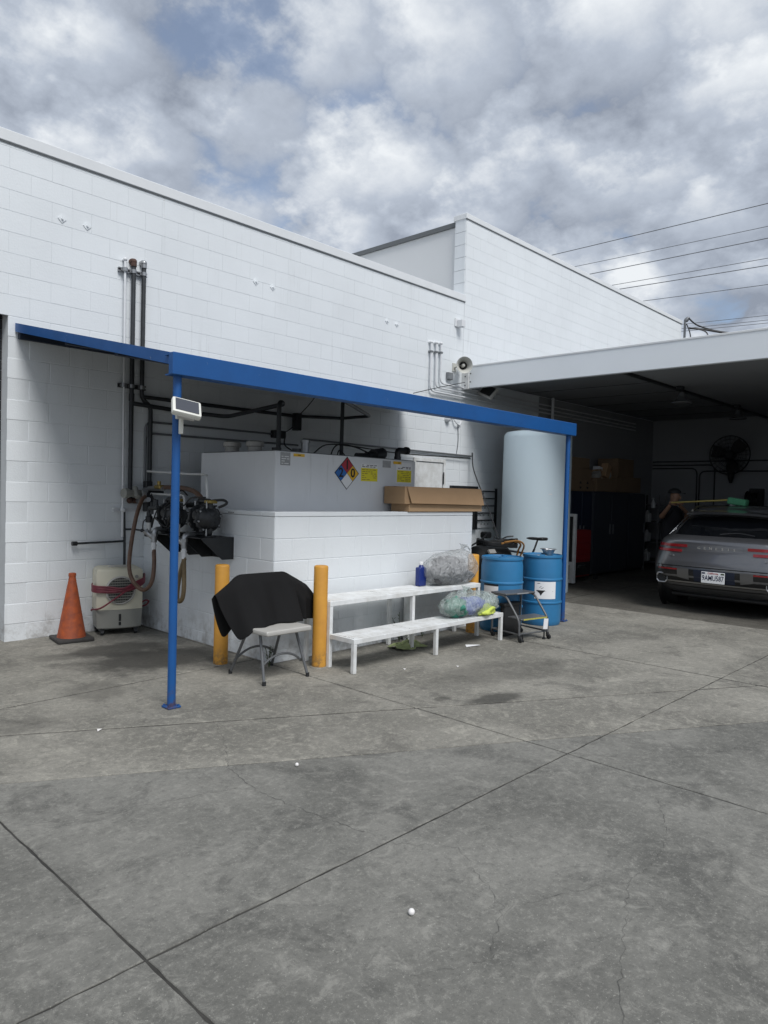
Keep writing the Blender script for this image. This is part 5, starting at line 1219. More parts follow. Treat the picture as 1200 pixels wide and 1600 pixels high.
for z in (0.17, 0.62, 1.07):
    for k_ in range(3):
        x = 15.86 + 0.19 * k_
        if bt0 is None:
            bt0 = thing('jug', '', 'jug', (x, 6.98, z), 'jugs on the bay shelf')
            MB().box((x - 0.07, 6.90, z), (x + 0.07, 7.06, z + 0.20), 0.025, 3).lathe((x, 6.98, z + 0.19), (0, 0, 1), [(0.05, 0), (0.03, 0.05), (0.022, 0.055)], 14).build('body', 'clear', bt0)
            MB().cyl((x, 6.98, z + 0.245), (x, 6.98, z + 0.27), 0.025).build('cap', 'paper', bt0); o = bt0
        else: o = copy_tree(bt0, (x, 6.98, z))
        o['label'] = ('left', 'middle', 'right')[k_] + ' plastic jug on the ' + {0.17: 'bottom', 0.62: 'middle', 1.07: 'upper'}[z] + ' shelf of the bay rack'
        sp_ = 1
sb = thing('hanging_sprayer', 'pale spray bottle hanging at the top of the bay shelf rack', 'bottle', (16.1, 6.78, 1.42))
MB().lathe((16.1, 6.79, 1.40), (0, 0, 1), [(0.045, 0), (0.048, 0.10), (0.02, 0.16), (0.015, 0.20)], 14).build('body', 'clear', sb); MB().box((16.04, 6.775, 1.60), (16.13, 6.805, 1.63), 0.006).build('trigger', 'clear', sb)
for (a, b, m, lab) in (((12.42, 6.86, 1.715), (13.35, 7.4, 1.955), 'shade_carton', 'bottom brown carton of the left pile on the navy cabinet, with arrow marks'), ((12.42, 6.86, 1.957), (13.25, 7.4, 2.16), 'shade_carton', 'middle brown carton of the left pile on the navy cabinet'), ((12.42, 6.86, 2.162), (13.15, 7.4, 2.37), 'shade_carton', 'top brown carton of the left pile on the navy cabinet'), ((13.45, 6.85, 1.725), (14.35, 7.35, 2.0), 'shade_carton', 'open tan carton on the wide slate cabinet'), ((14.42, 6.88, 1.725), (15.60, 7.4, 2.06), 'shade_carton', 'wide brown carton on the right cabinet end'), ((14.55, 6.92, 2.065), (15.30, 7.4, 2.45), 'shade_carton', 'tall brown carton stacked on the wide one at the right cabinet end')):
    c = carton('carton', lab, a, b, m, True, 'cartons on the bay cabinets')
    if 'arrow' in lab:
        ak = MB()
        for x in (12.80, 13.08):
            for sg in (-1, 1): ak.prism([(x - 0.05, 6.857, 1.835 + sg * 0.03), (x + 0.05, 6.857, 1.835 + sg * 0.03), (x, 6.857, 1.835 + sg * 0.08)], (0, -0.002, 0))
        ak.build('arrow_mark', 'ink', c, ang=0)
jk = thing('loose_packaging', 'crumpled white and brown packaging heaped in the open tan carton', 'packaging', (13.9, 7.1, 2.0))
for i in range(6):
    x = 13.55 + i * 0.14; MB().box((x, 6.9 + 0.05 * (i % 3), 2.002), (x + 0.18, 7.05 + 0.05 * (i % 3), 2.12 + 0.06 * ((i * 5) % 4)), 0.006, rot=Matrix.Rotation(R(-25 + 17 * (i % 4)), 3, 'Y')).build('scrap', ('ltgrey', 'cardboard2', 'paper', 'cardboard')[i % 4], jk, ang=0)
tcx = thing('tool_chest', 'red tool chest standing in front of the navy cabinet', 'tool chest', (12.7, 6.6, 0))
MB().box((12.02, 6.50, 0.10), (12.60, 6.78, 0.98), 0.01).build('carcass', 'redchest', tcx)
for i in range(5): MB().box((12.04, 6.485, 0.42 + i * 0.11), (12.58, 6.4995, 0.52 + i * 0.11), 0.004).build('drawer', 'redchest', tcx)
MB().box((12.05, 6.475, 0.14), (12.57, 6.498, 0.38)).build('open_bay', 'black', tcx, ang=0); MB().box((12.08, 6.465, 0.28), (12.36, 6.474, 0.33), 0.004).build('chrome_tool', 'chrome', tcx)
for x in (12.08, 12.92):
    for y in (6.54, 6.74): MB().cyl((x - .02, y, .05), (x + .02, y, .05), .05, n=16).build('caster', 'black', tcx)
ve = thing('framed_panel', 'white framed dark panel showing between the water tank and the red chest', 'panel', (11.76, 6.66, 0))
MB().box((11.72, 6.36, 0.03), (11.80, 6.96, 1.29), 0.008).build('body', 'whitepaint', ve); MB().box((11.712, 6.40, 0.42), (11.7195, 6.92, 1.24)).build('glass', 'black', ve, ang=0); MB().box((11.712, 6.44, 0.10), (11.7195, 6.90, 0.36)).build('lower_panel', 'ltgrey', ve, ang=0)
pipe_thing('ceiling_pipe', 'white vertical pipe on the bay wall above the pale water tank', [(12.58, 7.40, 3.55), (12.6, 7.40, 1.0)], 0.03, 'conduit')
# conduits on the back wall
XB = 17.7
for i, (pts, lab) in enumerate((([(XB - .03, 7.5, 2.53), (XB - .03, 3.0, 2.56)], 'top straight grey conduit across the back wall of the bay'), ([(XB - .03, 7.5, 2.445), (XB - .03, 6.0, 2.45), (XB - .03, 6.0, 0.9)], 'grey conduit bending down the back wall left of the fan, nearer the fan'), ([(XB - .03, 7.5, 2.365), (XB - .03, 6.41, 2.37), (XB - .03, 6.41, 0.9)], 'grey conduit bending down the back wall, farthest left'), ([(XB - .05, 3.0, 2.31), (XB - .05, 6.34, 2.30), (XB - .05, 6.34, 0.9)], 'grey conduit from the right passing behind the fan and bending down'))):
    pipe_thing('back_wall_conduit', lab, pts, 0.016, 'pipe', 0.15, cat='conduit')
# fan
fa = thing('wall_fan', 'large round black wall fan high on the bay back wall', 'fan', (17.5, 5.59, 2.6))
fc_ = Vector((17.38, 5.59, 2.66)); fr_ = 0.44
cg = MB()
for sgn, xo in ((-1, -0.09), (1, 0.07)):
    for rr in (1.0, 0.82, 0.62, 0.42, 0.22):
        pts = [(fc_.x + xo * (1.15 - rr * rr), fc_.y + fr_ * rr * math.cos(a), fc_.z + fr_ * rr * math.sin(a)) for a in [2 * math.pi * k_ / 36 for k_ in range(37)]]; cg.tube(pts, 0.012 if rr == 1.0 else 0.004, 5, 1)
    for k_ in range(24):
        a = 2 * math.pi * k_ / 24; cg.tube([(fc_.x + xo * (1.15 - q * q), fc_.y + fr_ * q * math.cos(a), fc_.z + fr_ * q * math.sin(a)) for q in (0.1, 0.4, 0.7, 1.0)], 0.003, 4, 2)
cg.build('cage', 'blackmetal', fa)
for k_ in range(3):
    a = 2 * math.pi * k_ / 3 + 0.75; rm = Matrix.Rotation(a, 3, 'X'); bd = MB(); vs = []
    for i in range(7):
        t = i / 6; rr = 0.07 + 0.33 * t; w_ = 0.05 + 0.11 * math.sin(min(1, t * 1.2) * math.pi * 0.62)
        vs += [(0.035 - 0.03 * t, -w_, rr), (-0.035 + 0.03 * t, w_ * 0.8, rr)]
    fs = [(2 * i, 2 * i + 1, 2 * i + 3, 2 * i + 2) for i in range(6)]
    bd.add(vs, fs); nv = len(bd.v); bd.add([(x + 0.006, y, z) for x, y, z in vs], fs)
    place(bd, rm, fc_).build('blade', 'black', fa, ang=0)
MB().cyl(fc_ + Vector((-0.06, 0, 0)), fc_ + Vector((0.22, 0, 0)), 0.085, n=20).build('motor', 'blackmetal', fa)
MB().bent([(17.52, 5.59, 2.62), (17.58, 5.59, 2.3), (17.69, 5.59, 2.25)], 0.045, 10, 0.1).lathe((17.52, 5.59, 2.24), (0, 0, -1), [(0.085, -0.1), (0.08, 0.0), (0.06, 0.12), (0.025, 0.22)], 14).build('bracket', 'blackmetal', fa)
# pendant lamps on the beam
for i, (x, lab) in enumerate(((11.8, 'round pendant lamp under the bay ceiling nearer the white fascia'), (14.6, 'round pendant lamp deeper in the bay near the back wall'))):
    t = thing('pendant_lamp', lab, 'lamp', (x, 4.57, 3.1), 'pendant lamps in the bay')
    MB().lathe((x, 4.57, 3.17), (0, 0, 1), [(0.155, 0.0), (0.16, 0.012), (0.14, 0.03), (0.065, 0.085), (0.05, 0.12), (0.05, 0.17), (0.03, 0.18)], 28, close=False).build('shade', 'chairmetal', t)
    MB().cyl((x, 4.57, 3.2), (x, 4.57, 3.27), 0.04).build('bulb', 'clear', t); MB().cyl((x, 4.57, 3.34), (x, 4.57, 3.44), 0.012).box((x - .12, 4.52, 3.38), (x - .02, 4.62, 3.437), .005).build('stem', 'blackmetal', t)
hr = thing('hose_reel', 'black hose reel on the back wall just above the green brush', 'hose reel', (17.55, 4.95, 1.6))
MB().lathe((17.42, 5.05, 1.62), (0, 1, 0), [(0.22, -0.14), (0.22, -0.12), (0.14, -0.12), (0.14, 0.12), (0.22, 0.12), (0.22, 0.14)], 24).build('drum', 'black', hr); MB().box((17.58, 4.9, 1.4), (17.695, 5.2, 1.9), 0.01).build('bracket', 'black', hr)
hb = MB()
for i in range(6): hb.tube([(17.42 + .17 * math.cos(a), 4.96 + .035 * i, 1.62 + .17 * math.sin(a)) for a in [2 * math.pi * k_ / 16 for k_ in range(17)]], .018, 6, 2)
hb.build('wound_hose', 'black', hr)

# ------------------------------------------------------------------ the car
U0, V0 = 10.2, 3.43
cr_ = thing('suv', 'graphite grey sport utility vehicle parked nose-in inside the wash bay', 'car', (U0 + 2.35, V0, 0))
LV = [ # z, rear u, front u, half width, corner radius
 (0.24, 0.34, 4.52, 0.80, 0.30), (0.30, 0.20, 4.62, 0.86, 0.30), (0.40, 0.08, 4.68, 0.91, 0.30), (0.52, 0.015, 4.70, 0.935, 0.30), (0.64, 0.00, 4.70, 0.945, 0.32), (0.74, 0.025, 4.67, 0.945, 0.34),
 (0.84, 0.075, 4.55, 0.935, 0.34), (0.93, 0.085, 4.30, 0.92, 0.36), (0.99, 0.080, 4.00, 0.905, 0.38), (1.035, 0.105, 3.60, 0.885, 0.40), (1.07, 0.18, 3.40, 0.855, 0.40), (1.12, 0.28, 3.28, 0.82, 0.38),
 (1.22, 0.44, 3.08, 0.765, 0.36), (1.32, 0.60, 2.86, 0.715, 0.34), (1.40, 0.72, 2.65, 0.675, 0.34), (1.445, 0.72, 2.50, 0.64, 0.34), (1.485, 0.80, 2.32, 0.58, 0.34), (1.515, 1.0, 2.10, 0.48, 0.34), (1.53, 1.3, 1.90, 0.30, 0.28)]
def lv(z):
    for i in range(len(LV) - 1):
        if z <= LV[i + 1][0]:
            t = (z - LV[i][0]) / (LV[i + 1][0] - LV[i][0]); return [a + (b - a) * t for a, b in zip(LV[i], LV[i + 1])]
    return list(LV[-1])
def rear_u(v, z):
    _, ur, uf, w_, rc = lv(z); a = abs(v); u = ur + 0.06 * (min(a, w_) / w_) ** 2
    if a > w_ - rc: q = min(1, (a - (w_ - rc)) / rc); u += rc * (1 - math.sqrt(max(0, 1 - q * q)))
    return u
def outline(L):
    z, ur, uf, w_, rc = L; pts = []
    n = 20
    vs_ = [-w_ + 2 * w_ * (0.5 - 0.5 * math.cos(math.pi * i / n)) for i in range(n + 1)]
    for v in vs_: pts.append((rear_u(v, z), v))
    for k_ in range(1, 8):
        t = k_ / 8; u = pts[n][0] + (uf - rc - 0.3 - pts[n][0]) * t; pts.append((u, w_ * (1 - 0.02 * t)))
    for v in reversed(vs_):
        a = abs(v) / w_; u = uf - 0.30 * a ** 2.2 - (rc * (1 - math.sqrt(max(0, 1 - a ** 6)))); pts.append((u, v * 0.97))
    u_end = pts[-1][0]
    for k_ in range(1, 8):
        t = k_ / 8; pts.append((u_end + (pts[0][0] - u_end) * t, -w_ * (0.98 + 0.02 * t)))
    return [(U0 + u, V0 + v, z) for u, v in pts]
rings = [outline(L) for L in LV]; nn = len(rings[0])
vs = [p for r_ in rings for p in r_]; fs = []
for j in range(len(rings) - 1):
    for i in range(nn): fs.append((j * nn + i, j * nn + (i + 1) % nn, (j + 1) * nn + (i + 1) % nn, (j + 1) * nn + i))
fs.append(tuple(range(nn - 1, -1, -1))); fs.append(tuple(range((len(rings) - 1) * nn, len(rings) * nn)))
MB().add(vs, fs).build('body', 'carpaint', cr_, ang=60)
def rear_patch(v0_, v1_, zlo, zhi, off, nm, m, n=14, nz=4, parent=None, thick=0.012):
    """curved panel lying on the tail; zlo/zhi functions of v or numbers"""
    f = lambda q, v: q(v) if callable(q) else q
    vs = []; fs = []
    for lay in (off, off - thick):
        for j in range(nz + 1):
            for i in range(n + 1):
                v = v0_ + (v1_ - v0_) * i / n; a, b = f(zlo, v), f(zhi, v); z = a + (b - a) * j / nz; vs.append((U0 + rear_u(v, z) - lay, V0 + v, z))
    N1 = (n + 1) * (nz + 1)
    for j in range(nz):
        for i in range(n):
            a = j * (n + 1) + i; fs.append((a, a + 1, a + n + 2, a + n + 1)); fs.append((N1 + a, N1 + a + n + 1, N1 + a + n + 2, N1 + a + 1))
    bd = [i for i in range(n + 1)] + [j * (n + 1) + n for j in range(1, nz + 1)] + [nz * (n + 1) + i for i in range(n - 1, -1, -1)] + [j * (n + 1) for j in range(nz - 1, 0, -1)]
    for i in range(len(bd)): a, b = bd[i], bd[(i + 1) % len(bd)]; fs.append((a, N1 + a, N1 + b, b))
    return MB().add(vs, fs).build(nm, m, parent or cr_, ang=60)
wz = lambda v: 1.385 - 0.03 * (v / 0.6) ** 2
gl = rear_patch(-0.66, 0.66, 1.095, lambda v: 1.37 - 0.05 * (v / 0.66) ** 2, 0.006, 'rear_window', 'glass', 20, 6)
MB().tube([(U0 + rear_u(0.05, 1.12) - 0.02, V0 + 0.02, 1.12), (U0 + rear_u(-0.2, 1.15) - 0.025, V0 - 0.2, 1.145), (U0 + rear_u(-0.42, 1.13) - 0.02, V0 - 0.42, 1.12)], 0.012, 6).build('rear_wiper', 'carblack', gl)
for s_ in (-1, 1):
    f_ = lambda v, s_=s_: 0.0
    for (z_a, z_b, inn) in ((0.925, 0.965, 0.40), (0.855, 0.893, 0.47)):
        rear_patch(s_ * inn, s_ * 0.90, z_a, z_b, 0.010, 'tail_light', 'taillight', 14, 2)
    rear_patch(s_ * 0.50, s_ * 0.80, 0.60, 0.622, 0.008, 'reflector', 'taillight', 8, 1)
rear_patch(-0.88, 0.88, 0.36, lambda v: 0.665 - 0.0 * v, 0.003, 'lower_bumper', 'carblack', 24, 5)
rear_patch(-0.70, 0.70, 0.425, 0.445, 0.014, 'chrome_strip', 'chrome', 20, 1)
for s_ in (-1, 1):
    rear_patch(s_ * 0.34, s_ * 0.50, lambda v, s_=s_: 0.47 + (abs(v) - 0.34) * 0.2, lambda v: 0.63, 0.012, 'bumper_insert', 'carpaint', 4, 2)
    ex = MB(); y = V0 + s_ * 0.73
    pr = [(0.055, 0.065), (0.075, 0.03), (0.075, -0.03), (0.045, -0.065), (-0.045, -0.065), (-0.075, -0.03), (-0.075, 0.03), (-0.055, 0.065)]
    xx = U0 + rear_u(s_ * 0.73, 0.47) - 0.03
    for i in range(8):
        a, b = pr[i], pr[(i + 1) % 8]; ex.tube([(xx, y + a[0], 0.47 + a[1]), (xx, y + b[0], 0.47 + b[1])], 0.010, 6, 1, False)
    eo = ex.build('exhaust_tip', 'chrome', cr_)
    MB().prism([(xx + 0.012, y + a * 0.95, 0.47 + b * 0.95) for a, b in pr], (0.03, 0, 0)).build('exhaust_opening', 'black', eo, ang=0)
xp = U0 - 0.012
pz = 0.535
rear_patch(-0.27, 0.27, 0.455, 0.625, 0.006, 'plate_recess', 'navy', 10, 2)
plt = MB().box((xp - 0.006, V0 - 0.155, pz - 0.078), (xp, V0 + 0.155, pz + 0.078), 0.004).build('licence_plate', 'plate', cr_)
text('9AMU587', 0.098, (xp - 0.0065, V0, pz - 0.010), (0, -1, 0), (0, 0, 1), 'plateink', plt, 'plate_number', sx=0.70, bold=0.0012)
text('California', 0.036, (xp - 0.0065, V0, pz + 0.058), (0, -1, 0), (0, 0, 1), 'platered', plt, 'plate_state', bold=0.0006)
for yy2, mm in ((-0.125, 'leaf'), (0.125, 'plateink')): MB().box((xp - 0.0075, V0 + yy2 - 0.022, pz + 0.048), (xp - 0.0062, V0 + yy2 + 0.022, pz + 0.068)).build('plate_sticker', mm, plt, ang=0)
for i, ch in enumerate('GENESIS'):
    v = 0.235 - i * 0.078; text(ch, 0.048, (U0 + rear_u(v, 0.925) - 0.004, V0 + v, 0.925), (0, -1, 0), (0, 0, 1), 'ltgrey', cr_, 'badge_letter', sx=1.15, depth=0.003)
text('GV70', 0.035, (U0 + rear_u(-0.66, 0.80) - 0.012, V0 - 0.66, 0.80), Vector((0.42, -0.9, 0)).normalized(), (0, 0, 1), 'chrome', cr_, 'badge_text', depth=0.003)
text('AWD', 0.035, (U0 + rear_u(0.60, 0.80) - 0.012, V0 + 0.60, 0.80), Vector((-0.32, -0.94, 0)).normalized(), (0, 0, 1), 'chrome', cr_, 'badge_text', depth=0.003)
MB().add([(U0 + 0.56, V0 - 0.60, 1.40), (U0 + 0.50, V0 - 0.3, 1.425), (U0 + 0.48, V0, 1.43), (U0 + 0.50, V0 + 0.3, 1.425), (U0 + 0.56, V0 + 0.60, 1.40), (U0 + 1.0, V0 + 0.62, 1.455), (U0 + 1.0, V0, 1.505), (U0 + 1.0, V0 - 0.62, 1.455),
          (U0 + 0.58, V0 - 0.60, 1.37), (U0 + 0.52, V0 - 0.3, 1.395), (U0 + 0.50, V0, 1.40), (U0 + 0.52, V0 + 0.3, 1.395), (U0 + 0.58, V0 + 0.60, 1.37), (U0 + 1.0, V0 + 0.62, 1.40), (U0 + 1.0, V0, 1.44), (U0 + 1.0, V0 - 0.62, 1.40)],
         [(0, 1, 6, 7), (1, 2, 6), (2, 3, 6), (3, 4, 5, 6), (0, 8, 9, 1), (1, 9, 10, 2), (2, 10, 11, 3), (3, 11, 12, 4), (4, 12, 13, 5), (7, 15, 8, 0), (8, 15, 14, 9), (9, 14, 10), (10, 14, 11), (11, 14, 13, 12), (5, 13, 14, 6), (6, 14, 15, 7)]).build('spoiler', 'carpaint', cr_, ang=30)
MB().prism([(U0 + 1.05, V0 - 0.02, 1.49), (U0 + 1.30, V0 - 0.02, 1.52), (U0 + 1.10, V0 - 0.02, 1.57)], (0, 0.04, 0)).build('antenna_fin', 'carblack', cr_)
for s_ in (-1, 1):
    MB().bent([(U0 + 0.85, V0 + s_ * 0.62, 1.44), (U0 + 1.0, V0 + s_ * 0.62, 1.495), (U0 + 2.2, V0 + s_ * 0.60, 1.52), (U0 + 2.45, V0 + s_ * 0.58, 1.47)], 0.016, 8, 0.1).build('roof_rail', 'chrome', cr_)
    sw = [(0.62, 1.08), (2.0, 1.06), (3.15, 1.06), (2.55, 1.36), (1.5, 1.40), (0.95, 1.34)]
    def side_v(z): return lv(z)[3] * 0.985 + 0.006
    MB().add([(U0 + u, V0 + s_ * side_v(z), z) for u, z in sw] + [(U0 + u, V0 + s_ * (side_v(z) - 0.02), z) for u, z in sw], [tuple(range(6)), tuple(range(11, 5, -1))] + [(i, (i + 1) % 6, (i + 1) % 6 + 6, i + 6) for i in range(6)]).build('side_window', 'glass', cr_, ang=0)
    MB().tube([(U0 + u, V0 + s_ * (side_v(z) + 0.002), z) for u, z in ((0.58, 1.07), (0.92, 1.36), (1.5, 1.42), (2.55, 1.38))], 0.007, 6).build('window_chrome', 'chrome', cr_)
    MB().box((U0 + 2.75, V0 + s_ * 0.92 - 0.07, 1.02), (U0 + 2.95, V0 + s_ * 0.92 + 0.10, 1.16), 0.04, 3).build('mirror', 'carpaint', cr_)
    for u in (0.88, 3.75):
        wh = MB().lathe((U0 + u, V0 + s_ * 0.72, 0.35), (0, s_, 0), [(0.22, 0.0), (0.33, 0.0), (0.35, 0.03), (0.35, 0.19), (0.33, 0.225), (0.24, 0.23)], 36).build('wheel', 'black', cr_)
        MB().lathe((U0 + u, V0 + s_ * 0.72, 0.35), (0, s_, 0), [(0.24, 0.232), (0.22, 0.215), (0.05, 0.22), (0.001, 0.235)], 30, close=False).build('rim', 'steel', wh)
        MB().lathe((U0 + u, V0 + s_ * 0.90, 0.35), (0, s_, 0), [(0.41, 0.0), (0.42, 0.045), (0.38, 0.05), (0.37, 0.0)], 36, close=False).build('arch_trim', 'carblack', cr_)
MB().box((U0 + 0.3, V0 - 0.68, 0.20), (U0 + 4.4, V0 + 0.68, 0.26), 0.02).build('underbody', 'black', cr_)

# wash brush lying across the car roof, held by the worker
wb_ = thing('wash_brush', 'green headed wash brush with yellow pole resting on the car roof', 'brush', (11.4, 3.8, 1.55))
MB().cyl((12.0, 4.75, 1.545), (11.35, 3.62, 1.61), 0.013, n=10).build('pole', 'wood', wb_)
MB().box((11.27, 3.37, 1.535), (11.43, 3.64, 1.635), 0.03, 3, rot=Matrix.Rotation(R(8), 3, 'X')).build('brush_head', 'greenfiber', wb_)
MB().lathe((11.36, 3.58, 1.53), (0, 0, 1), [(0.05, 0.0), (0.035, 0.015), (0.012, 0.06)], 12).build('foam_drip', 'paper', wb_)

# person
pe = thing('person', 'worker in dark shirt and dark cap beyond the car, holding the brush pole', 'person', (12.75, 5.05, 0))
def skin_body(name, nodes, edges, m, parent, lev=2, root=0):
    o3 = ORI[parent.name]
    me = bpy.data.meshes.new(name); me.from_pydata([tuple(Vector(p) - o3) for p, r_ in nodes], edges, []); me.materials.append(M[m])
    o = bpy.data.objects.new(name, me); COL.objects.link(o); o.parent = parent; ORI[o.name] = o3
    sk = o.modifiers.new('skin', 'SKIN'); sk.use_smooth_shade = True
    if not me.skin_vertices: me.attributes  # layer is made with the modifier
    lay = me.skin_vertices[0] if me.skin_vertices else None
    if lay is None:
        b = bmesh.new(); b.from_mesh(me); b.verts.layers.skin.verify(); b.to_mesh(me); b.free(); lay = me.skin_vertices[0]
    for i, (p, r_) in enumerate(nodes):
        lay.data[i].radius = (r_, r_) if not isinstance(r_, tuple) else r_
        lay.data[i].use_root = (i == root)
    s_ = o.modifiers.new('sub', 'SUBSURF'); s_.levels = lev; s_.render_levels = lev
    return o
bx, by = 12.75, 5.05
nodes = [((bx, by, 0.98), (0.15, 0.13)), ((bx, by - 0.01, 1.18), (0.15, 0.12)), ((bx, by - 0.02, 1.38), (0.17, 0.12)), ((bx, by - 0.02, 1.47), (0.08, 0.08)), ((bx, by - 0.04, 1.53), 0.055), ((bx, by - 0.06, 1.60), (0.075, 0.085)), ((bx, by - 0.065, 1.68), (0.078, 0.092)), ((bx, by - 0.06, 1.74), (0.06, 0.07)),
         ((bx - 0.19, by - 0.03, 1.42), 0.062), ((bx - 0.38, by + 0.02, 1.28), 0.048), ((bx - 0.55, by - 0.16, 1.44), 0.036), ((bx - 0.60, by - 0.22, 1.51), 0.032),
         ((bx + 0.19, by - 0.03, 1.42), 0.062), ((bx + 0.20, by - 0.18, 1.20), 0.048), ((bx - 0.02, by - 0.30, 1.36), 0.036), ((bx - 0.30, by - 0.26, 1.50), 0.030),
         ((bx - 0.10, by, 0.90), 0.095), ((bx - 0.11, by - 0.02, 0.50), 0.062), ((bx - 0.11, by + 0.02, 0.10), 0.042), ((bx - 0.11, by - 0.14, 0.05), 0.040),
         ((bx + 0.10, by, 0.90), 0.095), ((bx + 0.11, by - 0.02, 0.50), 0.062), ((bx + 0.11, by + 0.02, 0.10), 0.042), ((bx + 0.11, by - 0.14, 0.05), 0.040)]
edges = [(0, 1), (1, 2), (2, 3), (3, 4), (4, 5), (5, 6), (6, 7), (2, 8), (8, 9), (9, 10), (10, 11), (2, 12), (12, 13), (13, 14), (14, 15), (0, 16), (16, 17), (17, 18), (18, 19), (0, 20), (20, 21), (21, 22), (22, 23)]
skin_body('body', nodes, edges, 'skin', pe)
shirt = MB().lathe((bx, by - 0.01, 0), (0, 0, 1), [(0.19, 0.92), (0.19, 1.1), (0.205, 1.3), (0.20, 1.40), (0.12, 1.475), (0.075, 1.50)], 24, close=False)
shirt.v = [(x, by - 0.01 + (y - by + 0.01) * 0.80, z) for x, y, z in shirt.v]
shirt.tube([(bx - 0.15, by - 0.03, 1.42), (bx - 0.24, by - 0.02, 1.38), (bx - 0.33, by + 0.01, 1.315)], 0.075, 10, 4); shirt.tube([(bx + 0.15, by - 0.03, 1.42), (bx + 0.195, by - 0.09, 1.34), (bx + 0.2, by - 0.15, 1.25)], 0.075, 10, 4)
shirt.build('shirt', 'darkshirt', pe, ang=60)
tr = MB()
for s_ in (-1, 1): tr.tube([(bx + s_ * 0.09, by, 0.98), (bx + s_ * 0.105, by - 0.01, 0.7), (bx + s_ * 0.11, by - 0.01, 0.45), (bx + s_ * 0.11, by + 0.01, 0.10)], lambda t: 0.115 - 0.045 * t, 14, 5)
tr.build('trousers', 'darkshirt', pe, ang=60)
for s_ in (-1, 1): MB().box((bx + s_ * 0.11 - 0.05, by - 0.22, 0.002), (bx + s_ * 0.11 + 0.05, by + 0.08, 0.10), 0.03, 3).build('shoe', 'black', pe)
capm = MB().ball((bx, by - 0.05, 1.715), 1, 3, (0.098, 0.118, 0.088)); capm.v = [(x, y, max(z, 1.71)) for x, y, z in capm.v]
capm.prism([(bx - 0.08, by - 0.14, 1.705), (bx - 0.07, by - 0.22, 1.70), (bx, by - 0.245, 1.70), (bx + 0.07, by - 0.22, 1.70), (bx + 0.08, by - 0.14, 1.705)], (0, 0, 0.012)); capm.build('cap', 'black', pe, ang=50)
fce = MB()
for s_ in (-1, 1): fce.ball((bx + s_ * 0.034, by - 0.150, 1.655), 0.011); fce.ball((bx + s_ * 0.092, by - 0.055, 1.64), 1, 2, (0.014, 0.022, 0.034))
fce.build('eyes_and_ears', 'skin', pe); MB().prism([(bx - .014, by - .145, 1.61), (bx + .014, by - .145, 1.61), (bx, by - .150, 1.66)], (0, -0.022, -0.004)).build('nose', 'skin', pe)
for (hx_, hy_, hz_) in ((bx - 0.625, by - 0.25, 1.54), (bx - 0.34, by - 0.27, 1.535)):
    hd_ = MB(); hd_.ball((hx_, hy_, hz_), 1, 3, (0.045, 0.04, 0.032))
    for k_ in range(4): hd_.tube([(hx_ - 0.03 + 0.02 * k_, hy_ - 0.02, hz_ + 0.015), (hx_ - 0.03 + 0.02 * k_, hy_ - 0.045, hz_ + 0.022), (hx_ - 0.03 + 0.02 * k_, hy_ - 0.058, hz_ - 0.002), (hx_ - 0.03 + 0.02 * k_, hy_ - 0.040, hz_ - 0.02)], 0.0088, 6, 3)
    hd_.tube([(hx_ + 0.035, hy_ - 0.005, hz_), (hx_ + 0.045, hy_ - 0.03, hz_ - 0.012), (hx_ + 0.028, hy_ - 0.05, hz_ - 0.02)], 0.010, 6, 3); hd_.build('hand', 'skin', pe, ang=80)

# ------------------------------------------------------------------ weeds, litter and balls
def weed(x, y, h, n, lab, leafm='leaf'):
    t = thing('weed', lab, 'weed', (x, y, 0)); mb = MB(); stm = MB()
    for i in range(n):
        a = random.uniform(0, 6.28); ln = random.uniform(0.0, 0.35) * h; top = Vector((x + ln * math.cos(a), y + ln * math.sin(a) * 0.7, h * random.uniform(0.6, 1.0)))
        stm.tube([(x, y, 0), Vector((x, y, 0)).lerp(top, 0.5) + Vector((0, 0, 0.02)), top], 0.003, 5, 3)
        for k_ in range(10):
            q = (k_ + 2) / 12; p = Vector((x, y, 0)).lerp(top, q); b = random.uniform(0, 6.28); L = random.uniform(0.03, 0.06); d = Vector((math.cos(b), math.sin(b), 0.55)).normalized(); sd_ = d.cross(Vector((0, 0, 1))).normalized() * 0.005
            mb.add([p, p + d * L * 0.5 + sd_, p + d * L, p + d * L * 0.5 - sd_], [(0, 1, 2, 3)])
    mb.build('leaves', leafm, t, ang=0); stm.build('stems', leafm, t)
weed(3.90, 5.06, 0.22, 4, 'spiky weed growing at the enclosure corner behind the chair legs')
weed(5.52, 4.86, 0.22, 4, 'taller spiky weed growing under the bench beside the crumpled cloth')
weed(5.62, 5.06, 0.34, 4, 'dark weed growing against the wall left of the white standpipe')
weed(6.02, 5.08, 0.20, 3, 'small weed at the wall right of the white standpipe')
vs = []; fs = []
N_ = 14
for j in range(N_ + 1):
    for i in range(N_ + 1):
        x = 5.28 + 0.34 * i / N_; y = 4.70 + 0.22 * j / N_; z = 0.014 + 0.05 * abs(math.sin(i * 0.9 + j * 0.5)) * math.sin(math.pi * i / N_) * math.sin(math.pi * j / N_) + 0.03 * abs(math.sin(j * 1.3 - i * 0.4)) * math.sin(math.pi * j / N_)
        vs.append((x + 0.03 * math.sin(j * 1.1), y + 0.03 * math.sin(i * 0.8), z))
for j in range(N_):
    for i in range(N_): a = j * (N_ + 1) + i; fs.append((a, a + 1, a + N_ + 2, a + N_ + 1))
one('crumpled_cloth', 'crumpled pale green cloth on the ground under the bench', 'cloth', MB().add(vs, fs), 'paleleaf', ang=60)
one('ball', 'small white ball on the grey concrete in the foreground', 'ball', MB().ball((2.01, 1.71, 0.0135), 0.0125, 3), 'pebble')
